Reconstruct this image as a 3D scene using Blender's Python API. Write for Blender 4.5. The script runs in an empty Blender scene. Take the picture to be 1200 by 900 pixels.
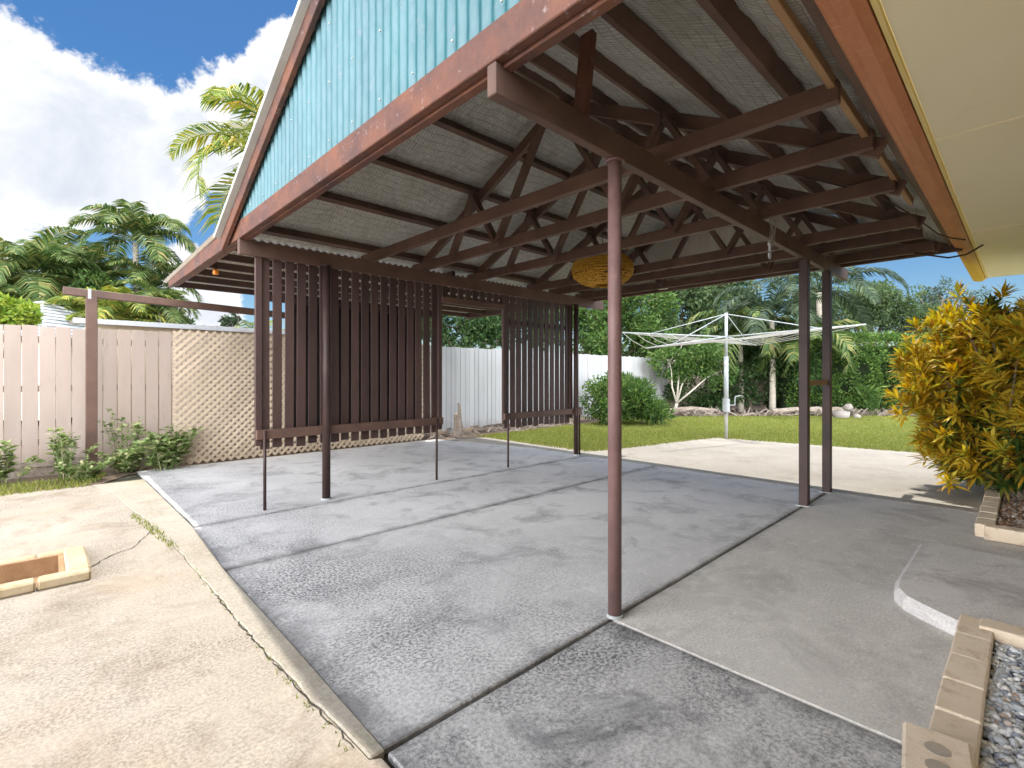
import bpy, math, random
import numpy as np
from mathutils import Vector, Matrix
random.seed(7); RNG = np.random.default_rng(11)
R = math.radians
scn = bpy.context.scene
C = scn.collection
SQ = (0.692, 0.722)          # camera forward in world x,y  (x runs along the carport, y across it)
F = 578.0

def at(px, py=None, d=None, z=0.0):
    """world point seen in direction px,py of the photo at depth d or on the level z"""
    if d is None: d = F*(1.2-z)/(py-440)
    s = d*(px-600)/F
    if py is not None: z = 1.2-(py-440)*d/F
    return Vector((0.722*s+SQ[0]*d, -0.692*s+SQ[1]*d, z))

# ------------------------------------------------------------ tagging / building
def tag(o, label=None, cat=None, group=None, kind=None):
    if label: o['label'] = label
    if cat: o['category'] = cat
    if group: o['group'] = group
    if kind: o['kind'] = kind
    return o

def thing(name, loc, label, cat, group=None):
    o = bpy.data.objects.new(name, None); C.objects.link(o)
    o.location = loc; o.empty_display_size = .1
    return tag(o, label, cat, group)

def off(parent):
    v = Vector((0, 0, 0)); p = parent
    while p is not None: v += p.location; p = p.parent
    return v

def link_mesh(name, verts, faces, mat, parent=None, loc=None, smooth=False, bevel=0, mats=None, midx=None):
    """verts are world coordinates; loc gives the object's own origin (world)"""
    me = bpy.data.meshes.new(name)
    o = bpy.data.objects.new(name, me); C.objects.link(o)
    po = off(parent) if parent is not None else Vector((0, 0, 0))
    org = Vector(loc) if loc is not None else po
    V = np.asarray(verts, dtype=float).reshape(-1, 3)-np.array(org)
    if isinstance(faces, np.ndarray):
        n, k = faces.shape
        me.vertices.add(len(V)); me.vertices.foreach_set('co', V.ravel())
        me.loops.add(n*k); me.loops.foreach_set('vertex_index', faces.ravel().astype(np.int32))
        me.polygons.add(n); me.polygons.foreach_set('loop_start', np.arange(0, n*k, k, dtype=np.int32))
        me.update(calc_edges=True)
    else:
        me.from_pydata([tuple(v) for v in V], [], faces)
    if mats:
        for m in mats: me.materials.append(m)
        if midx is not None: me.polygons.foreach_set('material_index', np.asarray(midx, dtype=np.int32))
    elif mat: me.materials.append(mat)
    if smooth: me.polygons.foreach_set('use_smooth', [True]*len(me.polygons))
    me.validate()
    if parent is not None: o.parent = parent
    o.location = org-po
    if bevel:
        b = o.modifiers.new('bevel', 'BEVEL'); b.width = bevel; b.segments = 1; b.limit_method = 'ANGLE'
    return o

class MB:
    def __init__(s): s.v = []; s.f = []
    def add(s, vs, fs):
        n = len(s.v); s.v += [tuple(v) for v in vs]; s.f += [tuple(i+n for i in f) for f in fs]
    def box(s, a, b):
        (x0, y0, z0), (x1, y1, z1) = a, b
        s.add([(x0,y0,z0),(x1,y0,z0),(x1,y1,z0),(x0,y1,z0),(x0,y0,z1),(x1,y0,z1),(x1,y1,z1),(x0,y1,z1)],
              [(0,3,2,1),(4,5,6,7),(0,1,5,4),(1,2,6,5),(2,3,7,6),(3,0,4,7)])
        return s
    def bar(s, a, b, w, h, up=(0, 0, 1)):
        a = Vector(a); b = Vector(b); d = (b-a).normalized(); up = Vector(up)
        sd = d.cross(up)
        if sd.length < 1e-4: sd = d.cross(Vector((1, 0, 0)))
        sd.normalize(); u = sd.cross(d).normalized()
        vs = []
        for p in (a, b):
            for i, j in ((-1,-1),(1,-1),(1,1),(-1,1)): vs.append(p+sd*(i*w/2)+u*(j*h/2))
        s.add(vs, [(0,1,2,3),(7,6,5,4),(0,4,5,1),(1,5,6,2),(2,6,7,3),(3,7,4,0)])
        return s
    def tube(s, pts, r, n=8, r2=None, caps=True):
        pts = [Vector(p) for p in pts]; m = len(pts)
        base = len(s.v); prev = None
        for i, p in enumerate(pts):
            d = (pts[min(i+1, m-1)]-pts[max(i-1, 0)]).normalized()
            if prev is None:
                a = d.orthogonal().normalized()
            else:
                a = (prev-d*prev.dot(d)).normalized()
            prev = a; b = d.cross(a)
            rr = r if r2 is None else r+(r2-r)*i/(m-1)
            for k in range(n):
                t = 2*math.pi*k/n
                s.v.append(tuple(p+a*(rr*math.cos(t))+b*(rr*math.sin(t))))
        for i in range(m-1):
            for k in range(n):
                k2 = (k+1) % n
                s.f.append((base+i*n+k, base+i*n+k2, base+(i+1)*n+k2, base+(i+1)*n+k))
        if caps:
            s.f.append(tuple(base+k for k in range(n))[::-1]); s.f.append(tuple(base+(m-1)*n+k for k in range(n)))
        return s
    def prism(s, poly, z0, z1):
        n = len(poly)
        s.add([(x, y, z0) for x, y in poly]+[(x, y, z1) for x, y in poly],
              [tuple(range(n))[::-1], tuple(range(n, 2*n))]+[(i, (i+1) % n, n+(i+1) % n, n+i) for i in range(n)])
        return s
    def build(s, name, mat, parent=None, loc=None, smooth=False, bevel=0):
        return link_mesh(name, s.v, s.f, mat, parent, loc, smooth, bevel)

# ------------------------------------------------------------ materials
class N:
    def __init__(s, name):
        s.m = bpy.data.materials.new(name); s.m.use_nodes = True
        s.t = s.m.node_tree; s.n = s.t.nodes; s.l = s.t.links
        s.b = s.n['Principled BSDF']
        s.tc = s.n.new('ShaderNodeTexCoord')
    def val(s, sock, v):
        if isinstance(v, bpy.types.NodeSocket): s.l.new(v, sock)
        elif isinstance(v, (tuple, list)):
            sock.default_value = tuple(v)+((1,) if len(v) == 3 and len(sock.default_value) == 4 else ())
        else: sock.default_value = v
    def mapping(s, scale=(1, 1, 1), rot=(0, 0, 0), src='Object'):
        m = s.n.new('ShaderNodeMapping'); s.l.new(s.tc.outputs[src], m.inputs[0])
        m.inputs['Scale'].default_value = scale; m.inputs['Rotation'].default_value = rot
        return m.outputs[0]
    def noise(s, scale, detail=4, rough=.55, vec=None, dist=0):
        n = s.n.new('ShaderNodeTexNoise'); n.inputs['Scale'].default_value = scale
        n.inputs['Detail'].default_value = detail; n.inputs['Roughness'].default_value = rough
        n.inputs['Distortion'].default_value = dist
        s.l.new(vec if vec is not None else s.tc.outputs['Object'], n.inputs['Vector'])
        return n.outputs[0]
    def ramp(s, f, a, b, ca=0.0, cb=1.0):
        n = s.n.new('ShaderNodeMapRange'); n.clamp = True
        for i, v in enumerate((f, a, b, ca, cb)): s.val(n.inputs[i], v)
        return n.outputs[0]
    def math(s, op, a, b=0.0, c=None):
        n = s.n.new('ShaderNodeMath'); n.operation = op
        s.val(n.inputs[0], a); s.val(n.inputs[1], b)
        if c is not None: s.val(n.inputs[2], c)
        return n.outputs[0]
    def mix(s, f, a, b):
        n = s.n.new('ShaderNodeMix'); n.data_type = 'RGBA'
        s.val(n.inputs[0], f); s.val(n.inputs[6], a); s.val(n.inputs[7], b)
        return n.outputs[2]
    def island(s):
        return s.n.new('ShaderNodeNewGeometry').outputs['Random Per Island']
    def sep(s, vec=None):
        n = s.n.new('ShaderNodeSeparateXYZ'); s.l.new(vec if vec is not None else s.tc.outputs['Object'], n.inputs[0])
        return n.outputs
    def bump(s, h, strength, dist=.01):
        n = s.n.new('ShaderNodeBump'); n.inputs['Strength'].default_value = strength
        n.inputs['Distance'].default_value = dist; s.val(n.inputs['Height'], h)
        s.l.new(n.outputs[0], s.b.inputs['Normal'])
    def done(s, col, rough=.7, metal=0.0, spec=.4):
        s.val(s.b.inputs['Base Color'], col); s.val(s.b.inputs['Roughness'], rough)
        s.val(s.b.inputs['Metallic'], metal); s.val(s.b.inputs['Specular IOR Level'], spec)
        return s.m

def paint(name, c1, c2, chip=None, chipamt=.5, rough=.55, scale=3.0, stretch=(1, 1, 1), bump=.25, isl=0.0, spec=.35):
    m = N(name); v = m.mapping(stretch)
    f = m.ramp(m.noise(scale, 6, .65, v), .35, .65)
    col = m.mix(f, c1, c2)
    if isl: 
        r = m.ramp(m.island(), 0, 1, 1-isl, 1+isl)
        hs = m.n.new('ShaderNodeHueSaturation'); m.val(hs.inputs['Color'], col); m.val(hs.inputs['Value'], r); col = hs.outputs[0]
    if chip:
        k = m.ramp(m.noise(scale*6, 8, .75, v), chipamt, chipamt+.05)
        col = m.mix(k, col, chip)
    m.bump(m.noise(scale*14, 6, .7, v), bump, .01)
    return m.done(col, rough, spec=spec)

BROWN = paint('brown_paint', (.090,.052,.040), (.150,.086,.062), (.26,.19,.15), .68, stretch=(1,1,1))
BROWN_DK = paint('slat_paint', (.050,.030,.026), (.078,.044,.037), (.20,.14,.12), .72, isl=.25, stretch=(1,1,.3))
BEAM = paint('beam_paint', (.085,.045,.04), (.19,.075,.042), (.26,.19,.18), .60, bump=.5, scale=4)
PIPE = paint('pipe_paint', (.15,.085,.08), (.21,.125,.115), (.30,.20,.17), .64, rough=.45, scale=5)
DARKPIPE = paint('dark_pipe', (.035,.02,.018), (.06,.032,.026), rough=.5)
RAW = paint('raw_timber', (.30,.17,.08), (.42,.26,.13), (.12,.08,.05), .62, scale=3, stretch=(.3,4,4))
PALE = paint('weathered_pale_paint', (.30,.29,.26), (.38,.36,.32), (.2,.15,.12), .62)
DARKSHEET = paint('charcoal_cloth', (.030,.026,.026), (.042,.036,.036), rough=.9)
CREAMBOX = paint('cream_plastic', (.62,.56,.42), (.66,.6,.47), rough=.5)
GALV = paint('galvanised', (.36,.39,.40), (.46,.48,.48), (.34,.2,.13), .70, rough=.4, scale=6)
ROOFEDGE = paint('roof_edge_metal', (.42,.44,.42), (.52,.53,.5), (.35,.3,.26), .66, rough=.5)
WICKER = None

def fence_mat(name, c1, c2, dirt):
    m = N(name)
    v = m.mapping((1, 1, .25))
    col = m.mix(m.ramp(m.noise(5, 6, .6, v), .3, .7), c1, c2)
    k = m.ramp(m.noise(9, 8, .7, v), .60, .72, 0, .6); col = m.mix(k, col, dirt)
    z = m.sep()[2]
    zz = m.math('ADD', z, m.math('MULTIPLY', m.noise(6, 4), .35))
    col = m.mix(m.ramp(zz, .22, .45, .55, 0), col, dirt)
    hs = m.n.new('ShaderNodeHueSaturation'); m.val(hs.inputs['Color'], col)
    m.val(hs.inputs['Value'], m.ramp(m.island(), 0, 1, .90, 1.08)); col = hs.outputs[0]
    m.bump(m.noise(60, 5, .7, v), .3, .005)
    return m.done(col, .75)
FENCE_A = fence_mat('cream_fence_paint', (.43,.345,.295), (.37,.295,.25), (.21,.155,.11))
FENCE_B = fence_mat('white_fence_paint', (.42,.42,.43), (.37,.37,.37), (.24,.21,.17))
LATT = fence_mat('lattice_paint', (.56,.45,.33), (.50,.40,.29), (.32,.24,.16))

def concrete(name, base, alt, dark, speck=.5, stain=.5, warmth=None, rough=.85, edge=None, tint=None, specscale=170, bump=.35, joints=()):
    m = N(name)
    big = m.noise(.55, 5, .6, dist=.4); med = m.noise(2.3, 7, .68, dist=.6); fine = m.noise(specscale, 4, .8)
    mid = m.noise(11, 8, .72)
    col = m.mix(m.ramp(big, .35, .65), base, alt)
    st = m.ramp(med, .50, .68, 0, stain); col = m.mix(st, col, dark)
    lt = m.ramp(mid, .52, .68, 0, .55); col = m.mix(lt, col, tuple(min(1, c*1.35) for c in base))
    # weathered, lichen speckled zone
    sp = m.ramp(fine, .44, .58, 0, 1)
    zone = m.ramp(m.noise(1.1, 6, .65, dist=.8), .38, .62, .25, 1)
    if edge is not None:           # (axis, a, b): speckle fades between a and b along that axis
        ax, a, b = edge
        zone = m.math('MULTIPLY', zone, m.ramp(m.math('ADD', m.sep()[ax], m.math('MULTIPLY', med, .8)), a, b, 1, .12))
    k = m.math('MULTIPLY', m.math('MULTIPLY', sp, zone), speck)
    col = m.mix(k, col, tuple(c*.32 for c in dark))
    # sparse dark pits
    pit = m.n.new('ShaderNodeTexVoronoi'); pit.inputs['Scale'].default_value = 26
    m.l.new(m.tc.outputs['Object'], pit.inputs['Vector'])
    col = m.mix(m.ramp(pit.outputs['Distance'], .03, .10, .35*speck+.1, 0), col, tuple(c*.4 for c in dark))
    for (ax, v, wd) in joints:
        dd = m.math('ABSOLUTE', m.math('SUBTRACT', m.sep()[ax], v))
        dd = m.math('ADD', dd, m.math('MULTIPLY', m.math('SUBTRACT', m.noise(5, 6, .7), .5), wd*2.6))
        col = m.mix(m.ramp(dd, -.02, wd*.75, .72, 0), col, tuple(c*.45 for c in dark))
    if tint:
        col = m.mix(m.ramp(m.noise(.8, 4, .6), .52, .7, 0, .6), col, tint)
    h = m.math('ADD', m.math('MULTIPLY', fine, .6), m.math('MULTIPLY', mid, .8))
    m.bump(h, bump, .008)
    return m.done(col, rough, spec=.3)

DRIVE = concrete('driveway_concrete', (.36,.315,.255), (.40,.355,.30), (.22,.175,.13), .7, .75, tint=(.36,.265,.19), specscale=75, bump=.6)
STRIP = concrete('edging_concrete', (.35,.31,.25), (.40,.365,.31), (.23,.19,.13), .5, .5, tint=(.25,.24,.13), specscale=80, bump=.5)
SLAB = concrete('bay_concrete', (.54,.53,.53), (.66,.65,.645), (.30,.295,.30), 1.0, .85, edge=(0, 1.5, 3.0), bump=.45, specscale=62, joints=((1,4.56,.10),(1,3.42,.10),(0,.84,.12)))
SLAB2 = concrete('centre_concrete', (.55,.54,.535), (.68,.67,.66), (.30,.295,.30), 1.0, .85, edge=(0, 1.6, 3.4), bump=.45, specscale=62, joints=((1,3.42,.12),(1,1.42,.07),(0,.82,.16)))
SLABP = concrete('path_concrete', (.60,.575,.535), (.68,.65,.61), (.42,.395,.37), .4, .75, bump=.3, specscale=80, joints=((1,1.42,.08),))
SLABF = concrete('front_concrete', (.58,.57,.56), (.46,.455,.45), (.13,.13,.135), 1.0, .95, bump=.6, specscale=62, joints=((1,1.42,.06),(0,2.03,.10)))
APRON = concrete('apron_concrete', (.36,.33,.285), (.42,.39,.34), (.28,.245,.20), .3, .5, bump=.4)
PAD = concrete('pad_concrete', (.60,.58,.56), (.70,.67,.65), (.32,.29,.29), .3, .8, bump=.25, specscale=90)

def brickm(name, c1, c2, c3):
    m = N(name)
    col = m.mix(m.ramp(m.noise(4, 6, .7), .35, .65), c1, c2)
    col = m.mix(m.ramp(m.noise(13, 6, .75), .52, .7, 0, .85), col, c3)
    hs = m.n.new('ShaderNodeHueSaturation'); m.val(hs.inputs['Color'], col)
    m.val(hs.inputs['Value'], m.ramp(m.island(), 0, 1, .82, 1.12)); col = hs.outputs[0]
    m.bump(m.noise(120, 6, .8), .6, .006)
    return m.done(col, .85)
BRICK = brickm('cream_brick', (.66,.54,.40), (.72,.61,.48), (.46,.33,.22))
BRICKY = brickm('drain_brick', (.40,.31,.19), (.46,.37,.25), (.26,.20,.09))

def leafm(name, cols, trans=.28, rough=.45, cmul=1.0):
    """cols: list of (position, colour) over the per-leaf random value"""
    m = N(name)
    cr = m.n.new('ShaderNodeValToRGB'); el = cr.color_ramp.elements
    while len(el) < len(cols): el.new(.5)
    for e, (p, c) in zip(el, cols): e.position = p; e.color = (c[0]*cmul, c[1]*cmul, c[2]*cmul, 1)
    m.l.new(m.island(), cr.inputs[0])
    col = cr.outputs[0]
    m.done(col, rough+.1, spec=.22)
    tr = m.n.new('ShaderNodeBsdfTranslucent')
    hs = m.n.new('ShaderNodeHueSaturation'); m.l.new(col, hs.inputs['Color']); hs.inputs['Value'].default_value = 1.5; hs.inputs['Saturation'].default_value = 1.1
    m.l.new(hs.outputs[0], tr.inputs[0])
    mx = m.n.new('ShaderNodeMixShader'); mx.inputs[0].default_value = trans
    m.l.new(m.b.outputs[0], mx.inputs[1]); m.l.new(tr.outputs[0], mx.inputs[2])
    m.l.new(mx.outputs[0], m.n['Material Output'].inputs[0])
    return m.m
L_MID = leafm('leaf_mid_green', [(0,(.035,.075,.018)),(.5,(.06,.12,.028)),(.85,(.10,.17,.04)),(1,(.16,.20,.05))])
L_DARK = leafm('leaf_dark_green', [(0,(.018,.045,.014)),(.6,(.035,.075,.02)),(1,(.075,.12,.035))])
L_HEDGE = leafm('leaf_hedge', [(0,(.035,.08,.02)),(.5,(.07,.135,.03)),(1,(.17,.25,.06))])
L_LIME = leafm('leaf_lime', [(0,(.10,.18,.02)),(.5,(.19,.27,.035)),(1,(.32,.36,.06))])
L_OLIVE = leafm('leaf_olive', [(0,(.035,.065,.026)),(.6,(.065,.105,.04)),(1,(.13,.17,.07))])
L_WEED = leafm('leaf_weed', [(0,(.10,.16,.04)),(.5,(.19,.26,.09)),(.85,(.34,.38,.18)),(1,(.46,.40,.26))])
L_PALM = leafm('leaf_palm', [(0,(.035,.07,.022)),(.5,(.075,.125,.035)),(.85,(.17,.21,.06)),(1,(.28,.24,.09))])
L_PALMY = leafm('leaf_palm_yellow', [(0,(.06,.11,.02)),(.5,(.15,.20,.035)),(.9,(.30,.30,.06)),(1,(.40,.26,.06))])
L_BLUE = leafm('leaf_grey_green', [(0,(.022,.04,.022)),(.6,(.04,.065,.036)),(1,(.11,.14,.075))])
L_CROTON = leafm('leaf_croton_gold', [(0,(.42,.24,.02)),(.35,(.62,.42,.03)),(.62,(.68,.55,.08)),(.76,(.45,.42,.05)),(.88,(.22,.27,.03)),(.95,(.28,.11,.03)),(1,(.06,.13,.02))], .35, .35)
L_CROTON_G = leafm('leaf_croton_green', [(0,(.03,.07,.018)),(.45,(.06,.11,.02)),(.66,(.15,.17,.03)),(.82,(.34,.20,.03)),(.93,(.22,.08,.03)),(1,(.09,.17,.03))], .25, .4)
GRASSM = leafm('grass_blades', [(0,(.12,.155,.03)),(.5,(.20,.235,.05)),(.85,(.30,.30,.09)),(1,(.42,.37,.17))], .35, .6)
BARK = paint('bark', (.16,.12,.085), (.26,.21,.16), (.36,.32,.27), .62, rough=.9, scale=4, stretch=(2,2,.6), bump=.8)
BARKP = paint('palm_bark', (.30,.26,.2), (.40,.36,.3), (.2,.16,.12), .6, rough=.9, scale=5, stretch=(.6,.6,3), bump=.6)
BARKW = paint('pale_bark', (.42,.38,.31), (.52,.48,.4), (.25,.2,.15), .6, rough=.8, scale=6, bump=.5)
DEADWOOD = paint('dead_wood', (.24,.19,.15), (.36,.30,.25), (.12,.09,.07), .55, rough=.95, scale=8, bump=.8)

def soilm(name, a, b, c):
    m = N(name)
    col = m.mix(m.ramp(m.noise(1.2, 6, .7), .35, .65), a, b)
    col = m.mix(m.ramp(m.noise(30, 8, .8), .5, .65, 0, .8), col, c)
    m.bump(m.noise(40, 8, .8), .9, .03)
    return m.done(col, .95, spec=.2)
SOIL = soilm('soil', (.16,.12,.09), (.22,.17,.12), (.08,.06,.045))
MULCH = soilm('mulch', (.12,.085,.065), (.18,.13,.10), (.30,.24,.19))
GAP = soilm('joint_filler', (.05,.045,.04), (.08,.07,.055), (.10,.12,.05))
TURF = soilm('turf_soil', (.14,.18,.03), (.19,.22,.04), (.10,.12,.03))

# ------------------------------------------------------------ setting: ground
def slab(name, poly, m, z1=0.0, z0=-.12, bevel=.006):
    o = MB().prism(poly, z0, z1).build(name, m, bevel=bevel); return tag(o, kind='structure')

MB_ = MB(); MB_.add([(-150,-150,-.13),(190,-150,-.13),(190,190,-.13),(-150,190,-.13)], [(0,1,2,3)])
tag(MB_.build('ground', SOIL), kind='structure')
# soil just under the joints
g = MB(); g.add([(.3,-4,-.022),(11,-4,-.022),(11,8.6,-.022),(.3,8.6,-.022)], [(0,1,2,3)])
tag(g.build('joint_soil', GAP), kind='structure')

def wob(poly, amp, step=.12, seed=0, skip=()):
    """subdivide and wobble an outline so that poured edges are not ruler straight"""
    rr = random.Random(seed); out = []
    n = len(poly)
    for i in range(n):
        a = poly[i]; b = poly[(i+1) % n]; L = math.dist(a, b); k = max(1, int(L/step))
        if i in skip: k = 1
        for j in range(k):
            t = j/k; w = amp if j else 0
            out.append((a[0]+(b[0]-a[0])*t+rr.uniform(-w, w), a[1]+(b[1]-a[1])*t+rr.uniform(-w, w)))
    return out
EL = [(.745,1.42),(.722,1.9),(.705,2.5),(.70,3.1),(.69,4.0),(.655,4.7),(.60,5.5),(.54,6.4),(.42,7.05)]
rr_ = random.Random(5); EW = []
for (a_, b_) in zip(EL[:-1], EL[1:]):
    for k in range(7): EW.append((a_[0]+(b_[0]-a_[0])*k/7+rr_.uniform(-.006,.006), a_[1]+(b_[1]-a_[1])*k/7))
EW.append(EL[-1])
dp = [(-6,-4),(.775,-4),(.775,1.40)]+[(x-.0035,y) for x,y in EW]+[(-.3,7.15),(-6,7.2),(-6,4.46),(-1.2,4.46),(.115,4.46),(.115,3.895),(-1.2,3.895),(-1.2,4.458),(-6,4.458)]
slab('driveway', dp, DRIVE, bevel=0)
slab('driveway_edging', EW+[(.872,7.03),(.878,4.56),(.825,3.42),(.815,2.3),(.80,1.42)], STRIP, .006)
J = .011
slab('bay_slab', wob([(.80,1.42+J),(5.9,1.42+J),(5.9,3.42-J),(.83,3.42-J)], .002, .3, 3), SLAB2)
slab('middle_slab', wob([(.83,3.42+J),(5.9,3.42+J),(5.9,4.56-J),(.85,4.56-J)], .002, .3, 4), SLAB)
slab('side_slab', wob([(.89,4.56+J),(5.9,4.56+J),(5.9,5.6),(5.4,7.72),(.885,7.72),(.885,7.0)], .004, .3, 5), SLAB)
slab('front_slab', wob([(.782,-4),(2.03-.006,-4),(2.03-.006,1.42-J),(.80,1.42-J)], .003, .3, 6), SLABF)
slab('path_slab', wob([(2.03+.005,-4),(5.9,-4),(5.9,1.42-J),(2.03+.005,1.42-J)], .003, .3, 7), SLABP)
slab('apron', wob([(5.912,-4),(10.2,-4),(9.95,1.2),(9.5,4.2),(8.9,4.35),(6.6,4.75),(6.4,5.2),(6.3,7.2),(5.55,7.6),(5.912,5.6)], .02, .2, 8, skip=(0,9)), APRON)
slab('step_pad', [(3.02,-4),(3.02,.20),(3.13,.36),(3.20,.44),(3.30,.49),(3.42,.505),(4.30,.505),(4.36,.48),(4.38,.43),(4.38,-4)], PAD, .07, bevel=.022)

def crack(name, pts, w, seed):
    rr = random.Random(seed); L_, R_ = [], []
    fine = []
    for a, b in zip(pts[:-1], pts[1:]):
        n = max(2, int(math.dist(a, b)/.03))
        for k in range(n): t = k/n; fine.append((a[0]+(b[0]-a[0])*t+rr.uniform(-.008,.008), a[1]+(b[1]-a[1])*t+rr.uniform(-.008,.008)))
    mb = MB()
    for (x0, y0), (x1, y1) in zip(fine[:-1], fine[1:]):
        d = math.dist((x0,y0),(x1,y1))+1e-6; nx_, ny_ = -(y1-y0)/d, (x1-x0)/d; q = w*rr.uniform(.3,1)
        mb.add([(x0-nx_*q,y0-ny_*q,.0035),(x1-nx_*q,y1-ny_*q,.0035),(x1+nx_*q,y1+ny_*q,.0035),(x0+nx_*q,y0+ny_*q,.0035)], [(0,1,2,3)])
    tag(mb.build(name, GAP), kind='structure')
crack('driveway_crack', [(.24,4.05),(.34,4.22),(.47,4.3),(.60,4.62),(.66,4.75)], .004, 3)
crack('driveway_crack', [(.735,1.5),(.712,1.9),(.70,2.5),(.695,3.1)], .0035, 4)

# lawn
def ground_poly(name, poly, m, z):
    o = MB(); o.add([(x, y, z) for x, y in poly], [tuple(range(len(poly)))]); return tag(o.build(name, m), kind='structure')
lawn_poly = [(6.3,4.9),(6.3,7.35),(7.2,7.55),(9.0,7.5),(12.2,7.35),tuple(at(770,d=14.2)[:2]),tuple(at(900,d=14.3)[:2]),tuple(at(1300,d=14.4)[:2]),(19,-4),(9.95,-4),(9.9,1.2),(9.45,4.15),(8.9,4.3),(6.6,4.7)]
ground_poly('lawn', lawn_poly, TURF, .004)
ground_poly('garden_bed', [(5.3,7.3),(6.35,7.3),(9,7.4),(12.2,7.2),tuple(at(760,d=14)[:2]),tuple(at(1300,d=14)[:2]),tuple(at(1400,d=22)[:2]),tuple(at(700,d=22)[:2]),(12,8.6),(5.3,8.6)], MULCH, -.004)
ground_poly('verge', [(-6,7.1),(.42,7.05),(.8,7.6),(5.5,7.7),(5.5,8.6),(-6,8.6)], SOIL, -.012)

def inside(poly, P):
    x, y = P[:, 0], P[:, 1]; r = np.zeros(len(P), bool); n = len(poly)
    for i in range(n):
        x0, y0 = poly[i]; x1, y1 = poly[(i+1) % n]
        c = ((y0 > y) != (y1 > y)) & (x < (x1-x0)*(y-y0)/((y1-y0)+1e-12)+x0); r ^= c
    return r
def blades(poly, n, h0, h1, w, z=0.0):
    xs = [p[0] for p in poly]; ys = [p[1] for p in poly]
    P = np.stack([RNG.uniform(min(xs), max(xs), n), RNG.uniform(min(ys), max(ys), n)], 1)
    P = P[inside(poly, P)]; n = len(P)
    a = RNG.uniform(0, 2*np.pi, n); h = RNG.uniform(h0, h1, n)*(1+.35*np.sin(P[:,0]*2.1)*np.sin(P[:,1]*1.7)); ln = RNG.uniform(.2, .9, n)*h
    b = RNG.uniform(0, 2*np.pi, n)
    V = np.zeros((n, 3, 3)); V[:, :, :2] = P[:, None]
    V[:, 0, 0] += np.cos(a)*w; V[:, 0, 1] += np.sin(a)*w; V[:, 1, 0] -= np.cos(a)*w; V[:, 1, 1] -= np.sin(a)*w
    V[:, 2, 0] += np.cos(b)*ln; V[:, 2, 1] += np.sin(b)*ln; V[:, :, 2] = z; V[:, 2, 2] = z+h
    return V.reshape(-1, 3), np.arange(n*3).reshape(-1, 3)
xx = [p for p in lawn_poly]
V, Fc = blades([(6.2,4.8),(6.2,7.5),(9.0,7.62),(12.2,7.45),tuple(at(770,d=14.3)[:2]),tuple(at(900,d=14.4)[:2]),tuple(at(1180,d=14.5)[:2]),(14,-1.5),(9.95,-1.5),(9.82,1.2),(9.38,4.1),(8.9,4.22),(6.55,4.62)], 330000, .02, .05, .006)
tag(link_mesh('lawn_grass', V, Fc, GRASSM), 'short bright green lawn grass behind the concrete apron', 'grass', kind='stuff')
V, Fc = blades([(-5,7.12),(.36,7.02),(.5,7.3),(.6,7.7),(-5,7.75)], 9000, .02, .06, .005)
V2, F2 = blades([(.66,4.0),(.70,4.0),(.67,4.7),(.60,5.4),(.55,5.3),(.60,4.7)], 700, .01, .025, .004)
V3, F3 = blades([(.69,1.5),(.725,1.5),(.70,4.0),(.68,4.0)], 160, .008, .02, .004)
tag(link_mesh('verge_grass', np.concatenate([V, V2, V3]), np.concatenate([Fc, F2+len(V), F3+len(V)+len(V2)]), GRASSM), 'thin patchy grass along the driveway edge and in its cracks', 'grass', kind='stuff')

# ------------------------------------------------------------ foliage helpers
def leaf_arrays(P, D, L, W, up=None, fold=.18, droop=.0):
    """P base points, D directions, L lengths, W widths -> diamond leaves"""
    n = len(P); D = D/np.linalg.norm(D, axis=1, keepdims=True)
    U = RNG.normal(size=(n, 3)) if up is None else np.repeat([up], n, 0)+RNG.normal(size=(n, 3))*.5
    S = np.cross(D, U); S /= np.linalg.norm(S, axis=1, keepdims=True)+1e-9
    Nn = np.cross(S, D)
    L = np.broadcast_to(L, n)[:, None]; W = np.broadcast_to(W, n)[:, None]
    V = np.empty((n, 4, 3))
    V[:, 0] = P; V[:, 1] = P+D*L*.45+S*W*.5+Nn*W*fold; V[:, 3] = P+D*L*.45-S*W*.5+Nn*W*fold
    V[:, 2] = P+D*L; V[:, 2, 2] -= (L*droop)[:, 0]
    return V.reshape(-1, 3), np.arange(n*4).reshape(-1, 4)
def lump(P, s, seed=0.0):
    return (np.sin(P[:,0]*s+1.3+seed)*np.sin(P[:,1]*s*1.13+.7-seed)*np.sin(P[:,2]*s*.93+2.1+seed)
            + .5*np.sin(P[:,0]*s*2.3+seed)*np.sin(P[:,1]*s*2.1+1)*np.sin(P[:,2]*s*2.6+.4))
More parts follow.
